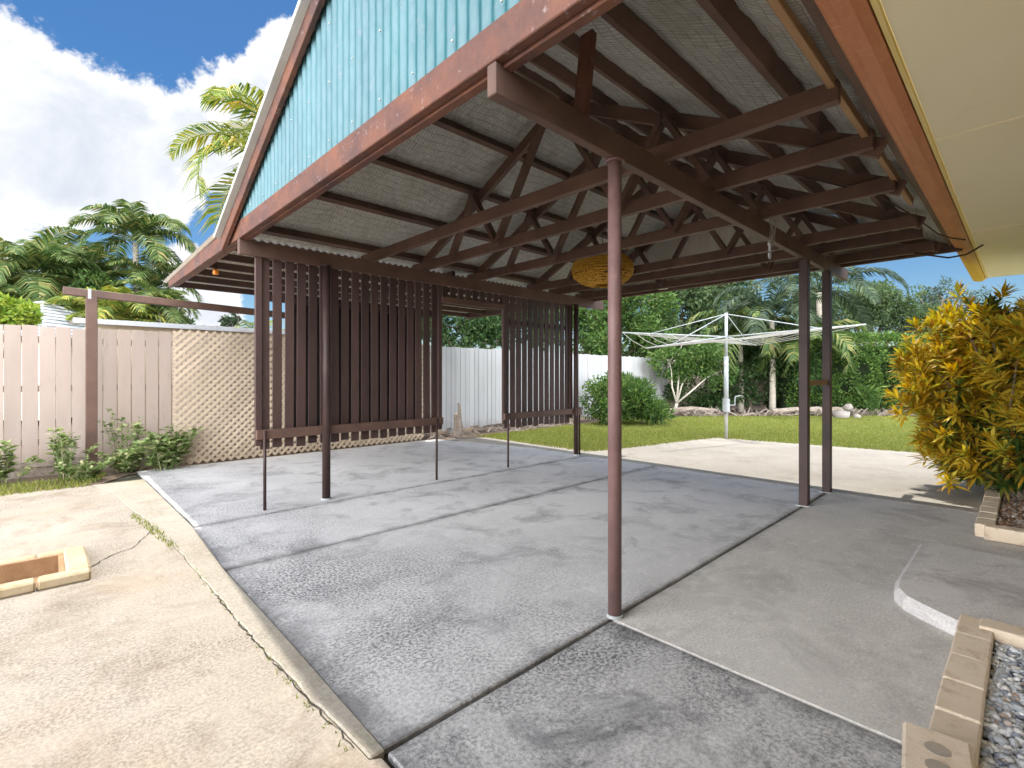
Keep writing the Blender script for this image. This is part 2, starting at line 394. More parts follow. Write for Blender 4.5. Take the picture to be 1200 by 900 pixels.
def crown(blobs, n, L, W, gap=-.15, seed=0.0, droop=.2, shell=.35, ls=2.4, outward=1.0):
    nb_ = []
    for c, r in blobs:
        nb_.append((c, tuple(q*.78 for q in r)))
        for _ in range(5):
            d = np.array([random.uniform(-1,1), random.uniform(-1,1), random.uniform(-.7,1)]); d = d/np.linalg.norm(d); k = random.uniform(.28,.5)
            nb_.append((tuple(np.array(c)+d*np.array(r)*random.uniform(.6,.95)), tuple(q*k for q in r)))
    blobs = nb_
    tot = sum(b[1][0]*b[1][1]+b[1][0]*b[1][2]+b[1][1]*b[1][2] for b in blobs); VV = []; FF = []; k = 0
    for c, r in blobs:
        m = int(n*(r[0]*r[1]+r[0]*r[2]+r[1]*r[2])/tot)
        d = RNG.normal(size=(m, 3)); d /= np.linalg.norm(d, axis=1, keepdims=True)
        rad = RNG.uniform(0, 1, m)**shell
        rad = rad*(1+.22*lump(d*1.0+np.array(c), 3.1, seed))
        P = np.array(c)+d*np.array(r)*rad[:, None]
        keep = lump(P, ls, seed) > gap; P = P[keep]; d = d[keep]; m = len(P)
        D = d*outward+RNG.normal(size=(m, 3))*.7; D[:, 2] -= droop
        V, f = leaf_arrays(P, D, RNG.uniform(.6, 1.25, m)*L, RNG.uniform(.6, 1.2, m)*W)
        VV.append(V); FF.append(f+k); k += len(V)
    return np.concatenate(VV), np.concatenate(FF)
def merge(*a):
    VV = []; FF = []; k = 0
    for V, f in a: VV.append(V); FF.append(f+k); k += len(V)
    return np.concatenate(VV), np.concatenate(FF)

def limbs(mb, base, targets, r0, fork=.35, n=7):
    base = Vector(base)
    for t in targets:
        t = Vector(t); mid = base.lerp(t, fork)+Vector((random.uniform(-.1,.1), random.uniform(-.1,.1), .12*(t-base).length*.5))
        mid2 = base.lerp(t, .7)+Vector((random.uniform(-.12,.12), random.uniform(-.12,.12), .1))
        mb.tube([base, mid, mid2, t], r0, n, r0*.25)

def tree(name, label, cat, base, blobs, nleaf, L, W, leaf, bark=BARK, r0=.12, group=None, trunk_top=None, gap=-.15, seed=0.0, ls=2.4, droop=.2):
    base = Vector(base); t = thing(name, base, label, cat, group)
    mb = MB()
    top = Vector(trunk_top) if trunk_top else Vector((base.x, base.y, base.z+.45*(min(b[0][2] for b in blobs)-base.z)+.1))
    mb.tube([base-Vector((0,0,.1)), base.lerp(top, .5)+Vector((.04,.02,0)), top], r0, 9, r0*.75)
    limbs(mb, top, [b[0] for b in blobs], r0*.6)
    for b in blobs:
        c = Vector(b[0]); 
        for _ in range(4):
            e = c+Vector((random.uniform(-1,1)*b[1][0], random.uniform(-1,1)*b[1][1], random.uniform(-.2,1)*b[1][2]))*.7
            mb.tube([c, c.lerp(e, .5)+Vector((0,0,.05)), e], r0*.2, 5, r0*.06)
    mb.build('trunk', bark, t, smooth=True)
    V, f = crown(blobs, nleaf, L, W, gap, seed, droop, ls=ls)
    link_mesh('crown', V, f, leaf, t)
    return t

def frond_arrays(base, az, elev, length, n, lw, ll, sag=1.0, cup=.5):
    """pinnate palm frond: rachis points + leaflets"""
    pts = []; p = np.array(base, float); e = elev; st = length/14
    dirs = []
    for i in range(15):
        pts.append(p.copy()); d = np.array([math.cos(az)*math.cos(e), math.sin(az)*math.cos(e), math.sin(e)]); dirs.append(d)
        p = p+d*st; e -= sag*(.05+.012*i)
    pts = np.array(pts); dirs = np.array(dirs)
    t = np.linspace(.14, 1, n); idx = t*14; i0 = np.minimum(idx.astype(int), 13); fr = (idx-i0)[:, None]
    P = pts[i0]*(1-fr)+pts[i0+1]*fr; D = dirs[i0]
    side = np.array([-math.sin(az), math.cos(az), 0]); V = []; Fc = []; k = 0
    for s in (-1, 1):
        up = np.cross(np.repeat([side], n, 0), D); up *= np.sign(up[:, 2:3]+1e-9)
        env = (np.sin(np.pi*np.clip(t*.93+.06, 0, 1))**.6)[:, None]
        A = side*s*.85+D*.62+up*cup*.5+RNG.normal(size=(n, 3))*.07; A /= np.linalg.norm(A, axis=1, keepdims=True)
        Lg = ll*env*RNG.uniform(.85, 1.1, (n, 1))
        mid = P+A*Lg*.5; tip = P+A*Lg; tip[:, 2] -= (Lg*.42)[:, 0]
        wv = D*lw*.5
        q = np.stack([P-wv*.5, P+wv*.5, mid+wv, mid-wv, tip+wv*.12, tip-wv*.12], 1).reshape(-1, 3)
        b = np.arange(n)[:, None]*6
        V.append(q); Fc.append(np.concatenate([b+[0,1,2,3], b+[3,2,4,5]])+k); k += len(q)
    return pts, np.concatenate(V), np.concatenate(Fc)

def palm(name, label, base, height, nf, flen, leaf=L_PALM, bark=BARKP, r=.11, lean=(0, 0), group=None, ll=.55, nl=46, elev=(-.2, 1.35), sag=1.0, stems=1, lw=.05, az0=0.0):
    base = Vector(base); t = thing(name, base, label, 'palm', group)
    for s in range(stems):
        b = base+Vector((random.uniform(-.5,.5), random.uniform(-.5,.5), 0))*(0 if s == 0 else 1)
        h = height*(1 if s == 0 else random.uniform(.55, .9))
        top = b+Vector((lean[0]*h, lean[1]*h, h))
        mb = MB(); pts = [b.lerp(top, k/8)+Vector((math.sin(k*.5)*.04, 0, 0)) for k in range(9)]
        mb.tube(pts, r, 9, r*.7)
        V_, F_ = [], []; k = 0; rach = MB()
        for i in range(nf):
            az = az0+i*2.399+random.uniform(-.15,.15); el = elev[0]+(elev[1]-elev[0])*((i+.5)/nf)**.8
            pp, V, f = frond_arrays(pts[-1]+Vector((0,0,.1)), az, el, flen*random.uniform(.8,1.08), nl, lw, ll*random.uniform(.85,1.1), sag*random.uniform(.8,1.25))
            V_.append(V); F_.append(f+k); k += len(V); rach.tube(pp, .022, 4, .005, caps=False)
        mb.build('trunk', bark, t, smooth=True)
        link_mesh('frond', np.concatenate(V_), np.concatenate(F_), leaf, t) if False else None
        fr = link_mesh('crown', np.concatenate(V_), np.concatenate(F_), leaf, t)
        rach.build('frond_stems', leaf, fr)
    return t

# ------------------------------------------------------------ CARPORT
X0, X1 = 1.27, 6.25
YR = 2.75                                   # ridge
def roofz(y): return 2.175+.5*y if y < YR else 4.925-.5*y
cp = thing('carport', (X0, 1.42, 0), 'open brown timber carport with a gabled insulated roof, slatted side screens and faded teal gable', 'carport')
# long beams
def timber(name, a, b, w, h, mat=BROWN, parent=cp, up=(0,0,1), bevel=.004):
    return MB().bar(a, b, w, h, up).build(name, mat, parent, bevel=bevel)
timber('side_beam', (X0-.02,1.42,2.335), (6.58,1.42,2.335), .05, .125)
timber('side_beam', (X0-.02,4.75,2.325), (6.58,4.75,2.325), .05, .135)
# front gable beam and its under plate
fb = timber('front_beam', (X0,.30,2.478), (X0,7.95,2.455), .045, .15, BEAM)
MB().bar((X0+.045,.32,2.41),(X0+.045,7.9,2.41), .045, .05).build('ledge', BEAM, fb, bevel=.003)
timber('rear_beam', (X1+.08,.42,2.45), (X1+.08,7.95,2.42), .045, .13)

# posts: round pipes and square ones
def pipe_post(x, y, r, z1=2.27, mat=PIPE, flange=True):
    mb = MB().tube([(x,y,-.01),(x,y,z1*.5),(x,y,z1)], r, 20)
    o = mb.build('post', mat, cp, smooth=True)
    o.data.polygons.foreach_set('use_smooth', [len(p.vertices) == 4 for p in o.data.polygons])
    if flange:
        MB().tube([(x,y,z1-.012),(x,y,z1-.002)], r*1.45, 14).build('cap_plate', mat, o)
        MB().tube([(x,y,.0),(x,y,.015)], r*1.22, 16).build('base_collar', GALV, o)
    return o
pipe_post(2.07, 1.42, .034)
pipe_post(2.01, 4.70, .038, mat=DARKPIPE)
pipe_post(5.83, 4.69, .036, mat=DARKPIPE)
for x in (5.10, 5.85):
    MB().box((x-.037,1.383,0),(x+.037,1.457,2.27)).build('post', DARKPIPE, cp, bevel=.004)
tb = MB().bar((5.137,1.42,1.13),(5.813,1.42,1.13), .03, .05).build('cross_piece', RAW, cp, bevel=.003)

# tie beams / trusses
def truss(x, full=True, y0=.60, y1=4.92, webs=True, w=.045):
    if not full:
        timber('tie_beam', (x,y0,2.43), (x,y1,2.43), w, .095); return
    t = MB().bar((x,y0,2.43),(x,y1,2.43), w, .095).build('roof_truss', BROWN, cp, bevel=.003)
    for a, b in ((y0-.03, YR), (y1+.12, YR)):
        MB().bar((x+.05,a,roofz(a)-.05),(x+.05,b,roofz(b)-.05), w, .095, (0,0,1)).build('rafter', BROWN, t, bevel=.003)
    if webs:
        for (ya, za, yb, zb) in ((YR,3.5,3.42,2.44),(YR,3.5,2.08,2.44),(3.78,roofz(3.78)-.06,3.42,2.42),(1.72,roofz(1.72)-.06,2.08,2.42),(3.78,roofz(3.78)-.06,4.12,2.44),(1.72,roofz(1.72)-.06,1.40,2.44)):
            MB().bar((x-.048,ya,za),(x-.048,yb,zb), .04, .075, (1,0,0)).build('web', BROWN, t, bevel=.003)
truss(2.50, full=False, y0=.56)
truss(3.14, y0=.55)
truss(3.95, y0=.58)
truss(5.02)
truss(5.48, full=False, y0=.62)
truss(6.12)
for x in (5.10, 5.85):
    MB().box((x-.06,1.36,.001),(x+.06,1.48,.009)).build('base_plate', GALV, cp, bevel=.001)
# front truss members behind the gable sheeting
ft = MB().bar((X0+.06,.5,roofz(.5)-.05),(X0+.06,YR,roofz(YR)-.05), .045, .095).build('front_rafter', BROWN, cp)
MB().bar((X0+.06,5.0,roofz(5.0)-.05),(X0+.06,YR,roofz(YR)-.05), .045, .095).build('front_rafter', BROWN, cp)
MB().bar((1.86,1.475,2.36),(1.93,1.475,2.86), .04, .075, (0,1,0)).build('strut', BEAM, cp, bevel=.003)
# purlins
for y in (4.82,4.31,3.82,3.33,2.86,2.62,2.28,1.79,1.29,.80):
    z = roofz(y); s = .5 if y < YR else -.5
    MB().bar((X0+.02,y,z+.022),(X1+.1,y,z+.022), .05, .08, (0,-s,1)).build('purlin', BROWN, cp, bevel=.003)
# battened edge near the house gutter
MB().bar((1.0,.50,2.50),(X1+.1,.50,2.50), .04, .11).build('eave_board', BROWN, cp, bevel=.003)
MB().bar((1.0,.585,2.47),(4.6,.585,2.47), .03, .05).build('batten', RAW, cp, bevel=.003)

# insulation blanket under the roof sheets
m = N('foil_insulation')
s = m.sep()
wx = m.math('ADD', s[0], m.math('MULTIPLY', m.noise(2, 2), .03)); wy = m.math('ADD', s[1], m.math('MULTIPLY', m.noise(9, 4), .025))
def line(v, pitch, w):
    fr = m.math('FRACT', m.math('DIVIDE', v, pitch)); return m.math('LESS_THAN', fr, w)
g1 = line(wx, .025, .16); g2 = line(wy, .062, .075)
wire = m.math('MAXIMUM', g1, g2)
crk = m.noise(22, 6, .75, m.mapping((1.6, .6, 1)))
col = m.mix(m.ramp(crk, .35, .65), (.68,.66,.58), (.97,.96,.91))
col = m.mix(m.ramp(m.noise(2.2, 7, .75, dist=.9), .50, .66, 0, .5), col, (.42,.38,.30))
col = m.mix(m.math('MULTIPLY', wire, .55), col, (.16,.14,.10))
m.bump(m.math('ADD', m.noise(26, 7, .8, m.mapping((2.2, .6, 1))), m.math('MULTIPLY', wire, -.3)), 1.0, .045)
FOIL = m.done(col, m.ramp(crk, .3, .7, .30, .55), metal=.06, spec=.5)
ys = [.42,.80,1.29,1.79,2.28,2.75,3.33,3.82,4.31,4.82,5.0]
yy = []
for a, b in zip(ys[:-1], ys[1:]): yy += [a+(b-a)*k/8 for k in range(8)]
yy.append(5.0)
xs_ = np.linspace(X0+.03, X1+.1, 110)
V = []
for y in yy:
    for i in range(len(ys)-1):
        if ys[i] <= y <= ys[i+1]: fr = (y-ys[i])/(ys[i+1]-ys[i]); break
    for x in xs_:
        sg = .040*math.sin(math.pi*fr)*(1+.6*math.sin(x*4.1+i*2.0)+.35*math.sin(x*11+i))
        V.append((x, y, roofz(y)+.075-sg*.8+.005*math.sin(x*31+y*9)))
nx = len(xs_); ff = [(j*nx+i, j*nx+i+1, (j+1)*nx+i+1, (j+1)*nx+i) for j in range(len(yy)-1) for i in range(nx-1)]
link_mesh('roof_insulation', V, ff, FOIL, cp, smooth=True)

def corrugate(p00, u, v, nu, nv, pitch, amp, nrm, top=None, per=8):
    """sheet from p00 spanned by u (across the waves) and v"""
    p00 = np.array(p00); u = np.array(u); v = np.array(v); L = np.linalg.norm(u)
    n = int(L/pitch*per)+1; V = []; 
    for i in range(n):
        s = i/(n-1); w = amp*math.cos(2*math.pi*s*L/pitch)
        for j in range(nv+1):
            V.append(p00+u*s+v*(j/nv)*(1 if top is None else top(s))+np.array(nrm)*w)
    Fc = [(i*(nv+1)+j, (i+1)*(nv+1)+j, (i+1)*(nv+1)+j+1, i*(nv+1)+j+1) for i in range(n-1) for j in range(nv)]
    return V, Fc
m = N('roof_sheet_zinc')
col = m.mix(m.ramp(m.noise(2, 6, .7), .3, .7), (.46,.47,.45), (.58,.58,.55))
col = m.mix(m.ramp(m.noise(5, 7, .75), .56, .7, 0, .6), col, (.36,.28,.22))
ZINC = m.done(col, .45, metal=.2)
m = N('cream_sheet_underside')
col = m.mix(m.ramp(m.noise(3, 6, .7), .3, .7), (.66,.62,.53), (.74,.71,.62))
col = m.mix(m.ramp(m.noise(7, 7, .75), .58, .72, 0, .6), col, (.42,.33,.24))
CREAMSHEET = m.done(col, .5)
sl = Vector((0, .5, -1)).normalized()
for side in (0, 1):
    ya, yb = (.36, YR) if side == 0 else (YR, 5.08)
    V, f = corrugate((1.17,ya,roofz(ya)+.105), (X1+.14-1.17,0,0), (0,yb-ya,roofz(yb)-roofz(ya)), 0, 1, .076, .009, (0,0,1), per=6)
    link_mesh('roof_sheet', V, f, ZINC, cp, smooth=True)
MB().bar((1.16,YR,roofz(YR)+.11),(X1+.15,YR,roofz(YR)+.11), .24, .02).build('ridge_cap', ZINC, cp)
# verge flashing and barge boards on the front gable
for ya in (.30, 5.12):
    MB().bar((1.195,ya,roofz(ya)+.10),(1.195,YR,roofz(YR)+.10), .10, .035).build('verge_flashing', ROOFEDGE, cp, bevel=.004)
    MB().bar((1.215,ya,roofz(ya)+.02),(1.215,YR,roofz(YR)+.02), .035, .12).build('barge_board', BEAM, cp, bevel=.003)
# teal gable sheeting
m = N('teal_gable_sheet')
s = m.sep()
ph = m.math('COSINE', m.math('MULTIPLY', s[1], 2*math.pi/.076))
edge = m.math('ADD', m.math('MULTIPLY', ph, -.5), m.math('MULTIPLY', m.noise(14, 6, .7, m.mapping((1,1,.35))), 1.3))
col = m.mix(m.ramp(m.noise(2.5, 6, .65, m.mapping((1,1,.4))), .35, .65), (.009,.085,.10), (.022,.13,.145))
col = m.mix(m.ramp(edge, .45, 1.25, 0, .62), col, (.16,.25,.285))
col = m.mix(m.ramp(m.noise(7, 8, .8), .60, .70, 0, .7), col, (.20,.19,.235))
col = m.mix(m.math('MULTIPLY', m.ramp(s[1], 3.2, 4.6), .5), col, (.22,.27,.28))   # bleached end sheets
m.bump(m.noise(80, 5, .7), .2, .004)
TEAL = m.done(col, .55)
m = N('cream_gable_lining'); col = m.mix(m.ramp(m.noise(2, 6, .6), .3, .7), (.62,.58,.48), (.72,.68,.58)); LINING = m.done(col, .7)
def gable(x, name, mat, pitch=.076, amp=.009, cap=.02):
    V = []; n = int(4.56/pitch*8); zb = 2.545
    for i in range(n+1):
        y = .45+4.56*i/n; w = amp*math.cos(2*math.pi*(y-.45)/pitch)
        zt = max(roofz(y)+cap, zb+.001)
        for k in range(2): V.append((x+w, y, zb-.03 if k == 0 else zt))
    return link_mesh(name, V, [(2*i, 2*i+2, 2*i+3, 2*i+1) for i in range(n)], mat, cp, smooth=True)
gable(X0-.012, 'gable_sheet', TEAL)
for k in range(15):
    y_ = .75+k*.304
    for z_ in (2.60, 2.95, 3.30):
        if z_ < roofz(y_)-.08: MB().tube([(X0-.026,y_,z_),(X0-.018,y_,z_)], .005, 8).build('roofing_screw', ROOFEDGE, cp)
gable(X1+.115, 'rear_gable_sheet', LINING, amp=.004, cap=.06)

# lean-to
lt = MB()
V, f = corrugate((1.21,5.0,2.575), (X1+.1-1.21,0,0), (0,3.12,-.11), 0, 2, .076, .009, (0,0,1), per=6)
lr = link_mesh('lean_to_roof', V, f, CREAMSHEET, cp, smooth=True)
for i, y in enumerate((5.12,5.55,6.0,6.45,6.9,7.35,7.85)):
    MB().bar((X0+.03,y,2.515-.035*(y-5.1)),(X1+.1,y,2.515-.035*(y-5.1)), .045, .075).build('batten', BROWN_DK, lr, bevel=.003)
MB().bar((3.7,4.9,2.44),(3.7,7.95,2.36), .045, .10).build('batten', BROWN_DK, lr)

# slatted side screens
def screen(x0, x1, z0, z1, railz, n, y=4.78, backing=None, legs=()):
    w = (x1-x0)/n
    sc = MB().bar((x0-.03,y-.05,railz),(x1+.03,y-.05,railz), .035, .085).build('slat_screen', BROWN, cp, bevel=.003)
    mb = MB()
    for i in range(n):
        xc = x0+w*(i+.5); ww = w*random.uniform(.72,.80); tz = random.uniform(-.012,.012); k = random.uniform(-.004,.004)
        mb.bar((xc+k,y,z0+tz),(xc-k,y,z1), ww, .018, (0,1,0))
    mb.build('slats', BROWN_DK, sc, bevel=.002)
    for lx in legs:
        MB().tube([(lx,y-.085,0),(lx,y-.085,railz+.04)], .0135, 10).build('leg', DARKPIPE, sc, smooth=True)
    for ex in (x0-.005, x1+.005):
        MB().bar((ex,y-.02,railz-.1),(ex,y-.02,z1), .055, .035, (0,1,0)).build('stile', BROWN_DK, sc, bevel=.003)
    MB().bar((x0,y+.03,z1-.35),(x1,y+.03,z1-.35), .03, .06).build('rail', BROWN_DK, sc)
    if backing:
        MB().box((backing[0],y+.045,backing[2]),(backing[1],y+.05,backing[3])).build('shade_cloth', DARKSHEET, sc)
    return sc
screen(1.42, 3.38, .54, 2.26, .67, 18, backing=(1.70,3.12,.70,1.96), legs=(1.45,3.30))
screen(4.42, 5.78, .50, 2.26, .66, 12, legs=(4.43,5.92))
# header over the opening
hd = MB().bar((3.40,4.74,2.09),(4.40,4.74,2.09), .035, .07).build('opening_header', BROWN, cp, bevel=.003)
mb = MB()
for i in range(9): mb.bar((3.48+i*.115,4.78,2.09),(3.48+i*.115,4.78,2.28), .075, .018, (0,1,0))
mb.build('slats', BROWN_DK, hd)
MB().box((5.80,4.66,.60),(5.93,4.72,.72)).build('rail_end', BROWN, cp)

# rust flakes / chipped plate at the beam corner
# ------------------------------------------------------------ frame at the left
fr = thing('pergola', (.46,7.9,0), 'dark brown post and long top beam standing in weeds before the cream fence', 'pergola')
MB().box((.46-.055,7.855,-.05),(.46+.055,7.945,2.16)).build('post', BROWN, fr, bevel=.005)
MB().box((3.25,7.86,-.05),(3.34,7.95,2.05)).build('post', BROWN, fr, bevel=.005)
MB().bar((.20,7.9,2.205),(3.45,7.9,2.10), .09, .09).build('top_beam', BROWN, fr, bevel=.005)
MB().box((.425,7.85,2.13),(.455,7.854,2.25)).build('strap', GALV, fr)

# ------------------------------------------------------------ things hung in the carport
m = N('amber_wicker')
s = m.sep()
wv = m.math('SINE', m.math('MULTIPLY', s[2], 420)); 
col = m.mix(m.ramp(m.noise(60, 5, .8), .35, .65), (.50,.22,.015), (.85,.48,.05))
m.bump(m.math('ADD', wv, m.noise(90, 4)), .8, .01); WICK = m.done(col, .6)
c = at(706, 316, 5.75)
lp = thing('hanging_basket', (c.x, c.y, 2.30), 'round amber woven wicker shade hanging under the roof trusses', 'lamp shade')
lp.location = (c.x, c.y, c.z)
mb = MB(); nr = 18
for k in range(nr):                                        # stacked woven rings, individually displaced
    ph = -1.35+2.7*k/(nr-1); rr = .325*math.cos(ph)**.8+.02; zz = c.z+.185*math.sin(ph)
    pts = [(c.x+(rr+random.uniform(-.012,.012))*math.cos(a), c.y+(rr+random.uniform(-.012,.012))*math.sin(a), zz+random.uniform(-.008,.008)) for a in np.linspace(0, 2*math.pi, 41)]
    mb.tube(pts, .012, 5, caps=False)
for a in np.linspace(0, 2*math.pi, 48)[:-1]:
    pts = []
    tw = random.choice((-1, 1))*.5
    for k in range(9):
        ph = -1.35+2.7*k/8; rr = .335*math.cos(ph)**.8+.02; pts.append((c.x+rr*math.cos(a+tw*k/8), c.y+rr*math.sin(a+tw*k/8), c.z+.19*math.sin(ph)))
    mb.tube(pts, .008, 4, caps=False)
mb.build('woven_shade', WICK, lp)
MB().tube([(c.x,c.y,c.z+.15),(c.x,c.y,2.9)], .004, 6).build('cord', DARKPIPE, lp)

c = at(845, 270, 3.85); c.y = 1.40
hk = thing('hanging_hook', (4.02,1.38,2.24), 'tangle of wire with a metal hook hanging from the side beam', 'hook')
hx, hy = 4.02, 1.385
mb = MB()
for k in range(7):
    dx = random.uniform(-.07,.07); w_ = random.uniform(.02,.06)
    pts = [(hx+dx+w_*math.sin(t*3.1), hy-.03+random.uniform(-.02,.0), 2.40-.20*t-.03*math.sin(k+t*5)) for t in np.linspace(0, 1, 8)]
    mb.tube(pts, .0022, 5)
mb.build('wire', PALE, hk)
mb = MB()
mb.tube([(hx,hy-.03,2.22),(hx,hy-.03,2.15)], .010, 8)
mb.tube([(hx-.018,hy-.03,2.20),(hx+.018,hy-.03,2.20)], .012, 8)
mb.tube([(hx+.022*math.sin(a),hy-.03,2.118+.026*math.cos(a)) for a in np.linspace(.0, 5.6, 16)], .006, 7)
mb.build('hook_ring', GALV, hk, smooth=True)

jx = at(781, 343, 7.35)
jb = thing('junction_box', (jx.x,jx.y,2.4), 'small cream light fitting box with a white cable on the rear beam', 'light fitting')
jy = 3.55
MB().box((X1-.02,jy-.11,2.40),(X1+.055,jy+.02,2.49)).build('box', CREAMBOX, jb, bevel=.006)
MB().tube([(X1+.01,jy-.10,2.47),(X1+.0,jy-.25,2.53),(X1+.0,jy-.5,2.50),(X1+.03,jy-.9,2.51),(X1+.03,jy-2.6,2.50)], .006, 6).build('cable', PALE, jb)

cb = MB().tube([(3.6,1.0,2.49),(4.2,.72,2.46),(4.9,.60,2.43),(5.5,.52,2.40),(5.7,.45,2.39),(5.72,.36,2.36)], .006, 6)
cb.tube([(6.1,.75,2.38),(6.3,.52,2.33),(6.42,.40,2.36),(6.36,.28,2.42)], .008, 6)
tag(cb.build('electric_cable', DARKPIPE), 'thin dark cable looping from the truss ends to the house gutter', 'cable')

m = N('amber_lens'); m.done((.8,.25,.02), .3); AMB = m.m
al = thing('amber_lamp', (1.34,7.0,2.37), 'small round amber lamp fixed under the lean-to roof edge', 'lamp')
ap = Vector((1.42,6.25,2.36))
al.location = ap; 
mb = MB()
for k in range(5):
    a = -math.pi/2+math.pi*k/5; b2 = a+math.pi/5
mb.tube([ap+Vector((0,0,-.035)),ap+Vector((0,0,-.02)),ap,ap+Vector((0,0,.02))], .030, 14)
mb.build('lens', AMB, al, smooth=True)
MB().tube([ap+Vector((0,0,.02)),ap+Vector((0,0,.08))], .02, 10).build('mount', DARKPIPE, al)

# ------------------------------------------------------------ HOUSE edge
m = N('soffit_paint')
col = m.mix(m.ramp(m.noise(.9, 5, .6), .3, .7), (.90,.81,.56), (.92,.84,.62))
col = m.mix(m.ramp(m.noise(3, 6, .7), .55, .8, 0, .25), col, (.70,.60,.36))
m.bump(m.noise(50, 4), .06, .004); SOF = m.done(col, .6)
m = N('gutter_paint_and_bounce')
s = m.sep()
rn = m.noise(5, 7, .7, m.mapping((.5, 2, 2)))
col = m.mix(m.ramp(rn, .35, .65), (.46,.17,.075), (.58,.25,.12))
col = m.mix(m.ramp(m.noise(40, 6, .8, m.mapping((1.6,.4,.4))), .55, .66, 0, .5), col, (.68,.40,.26))
col = m.mix(m.ramp(m.math('ADD', s[0], m.noise(4, 4)), 5.2, 5.9, 0, .8), col, (.80,.50,.04))  # yellow bounce light painted over the salmon towards the far end
m.bump(rn, .2, .01); GUT = m.done(col, .5)
m = N('fascia_paint'); s = m.sep()
col = m.mix(m.ramp(m.noise(3, 6, .7), .35, .65), (.78,.62,.22), (.82,.66,.30)); FAS = m.done(col, .55)
m = N('wall_render'); col = m.mix(m.ramp(m.noise(2, 6, .7), .35, .65), (.60,.52,.38), (.66,.58,.44)); m.bump(m.noise(60, 5, .7), .4, .01); WALLM = m.done(col, .85)
hs = thing('house', (2, -.75, 0), 'cream eave, wall and salmon gutter of the house at the right edge', 'house')
MB().box((-5,-1.0,-.1),(7.6,-.72,2.5)).build('wall', WALLM, hs)
MB().box((-5,-.72,2.44),(8.7,.335,2.455)).build('soffit', SOF, hs)
for x in (-.6, 1.8, 3.4, 5.8): MB().bar((x,-.72,2.437),(x,.33,2.437), .02, .006).build('cover_strip', SOF, hs)
MB().bar((-5,.3485,2.515),(8.7,.3485,2.515), .018, .17).build('fascia', FAS, hs, bevel=.002)
# quad gutter profile swept along x
prof = [(.362,2.57),(.362,2.425),(.395,2.405),(.440,2.405),(.452,2.415),(.470,2.415),(.482,2.43),(.490,2.475),(.505,2.50),(.505,2.535),(.492,2.54),(.488,2.535),(.488,2.51),(.475,2.48),(.470,2.44),(.395,2.42),(.372,2.435),(.372,2.57)]
mb = MB(); n = len(prof)
mb.v = [(x, y, z) for x in (-5, 8.72) for y, z in prof]
mb.f = [(i, (i+1) % n, n+(i+1) % n, n+i) for i in range(n)]+[tuple(range(n))[::-1], tuple(range(n, 2*n))]
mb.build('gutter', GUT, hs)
V, f = corrugate((-5,.52,2.56), (13.8,0,0), (0,-5,1.7), 0, 1, .15, .012, (0,0,1), per=4)
link_mesh('roof', V, f, ZINC, hs, smooth=True)
MB().box((-5,-6,-.1),(7.6,-1.0,2.4)).build('rear_wall', WALLM, hs)

# ------------------------------------------------------------ garden edging
def edging(name, label, spots, mat, size=(.23,.11,.10), group=None, cat='brick edging', tilt=.0):
    o = thing(name, spots[0][0], label, cat, group)
    for (p, ang) in spots:
        mb = MB(); L, W, H = size
        k = random.uniform(-.02,.02); jz = random.uniform(-.004,.004)
        cs, sn_ = math.cos(ang+k), math.sin(ang+k)
        a = Vector(p)+Vector((-cs*L/2, -sn_*L/2, H/2+jz)); b = Vector(p)+Vector((cs*L/2, sn_*L/2, H/2+jz))
        mb.bar(a, b, W, H).build('brick', mat, o, bevel=.006)
    return o
edging('brick_edging', 'cream brick border around the pale pebble bed beside the front path',
       [((x,.155,0),0) for x in (2.02,2.255,2.49,2.725,2.955)]+[((3.01,.09-.235*i-.06,0.004),math.pi/2) for i in range(4)], BRICK, size=(.228,.115,.105))
edging('brick_edging', 'cream brick border of the bark bed beneath the golden croton',
       [((5.05+.12+.235*i,.215,0),0) for i in range(12)]+[((5.02,.10-.235*i,0.002),math.pi/2) for i in range(4)], BRICK, size=(.228,.11,.10))
# loose block with three recesses
lb = thing('loose_brick', (1.72,.165,.0), 'loose cream brick with three round hollows lying askew on the border end', 'brick')
cs, sn_ = math.cos(.12), math.sin(.12)
bmv = MB().bar((1.50,.135,.135),(1.86,.18,.135), .15, .09).build('block', BRICK, lb, bevel=.008)
bmv2 = MB().bar((1.55,.14,.045),(1.84,.175,.045), .13, .088).build('lower_brick', BRICK, lb, bevel=.006)
DIM = paint('dimple_dirt', (.30,.27,.24), (.42,.36,.28), rough=.95)
for k in range(3):
    t = .30+.22*k; p = Vector((1.50,.135,.181)).lerp(Vector((1.86,.18,.181)), t)
    MB().tube([p, p+Vector((0,0,.0015))], .028, 16).build('hollow', DIM, bmv)

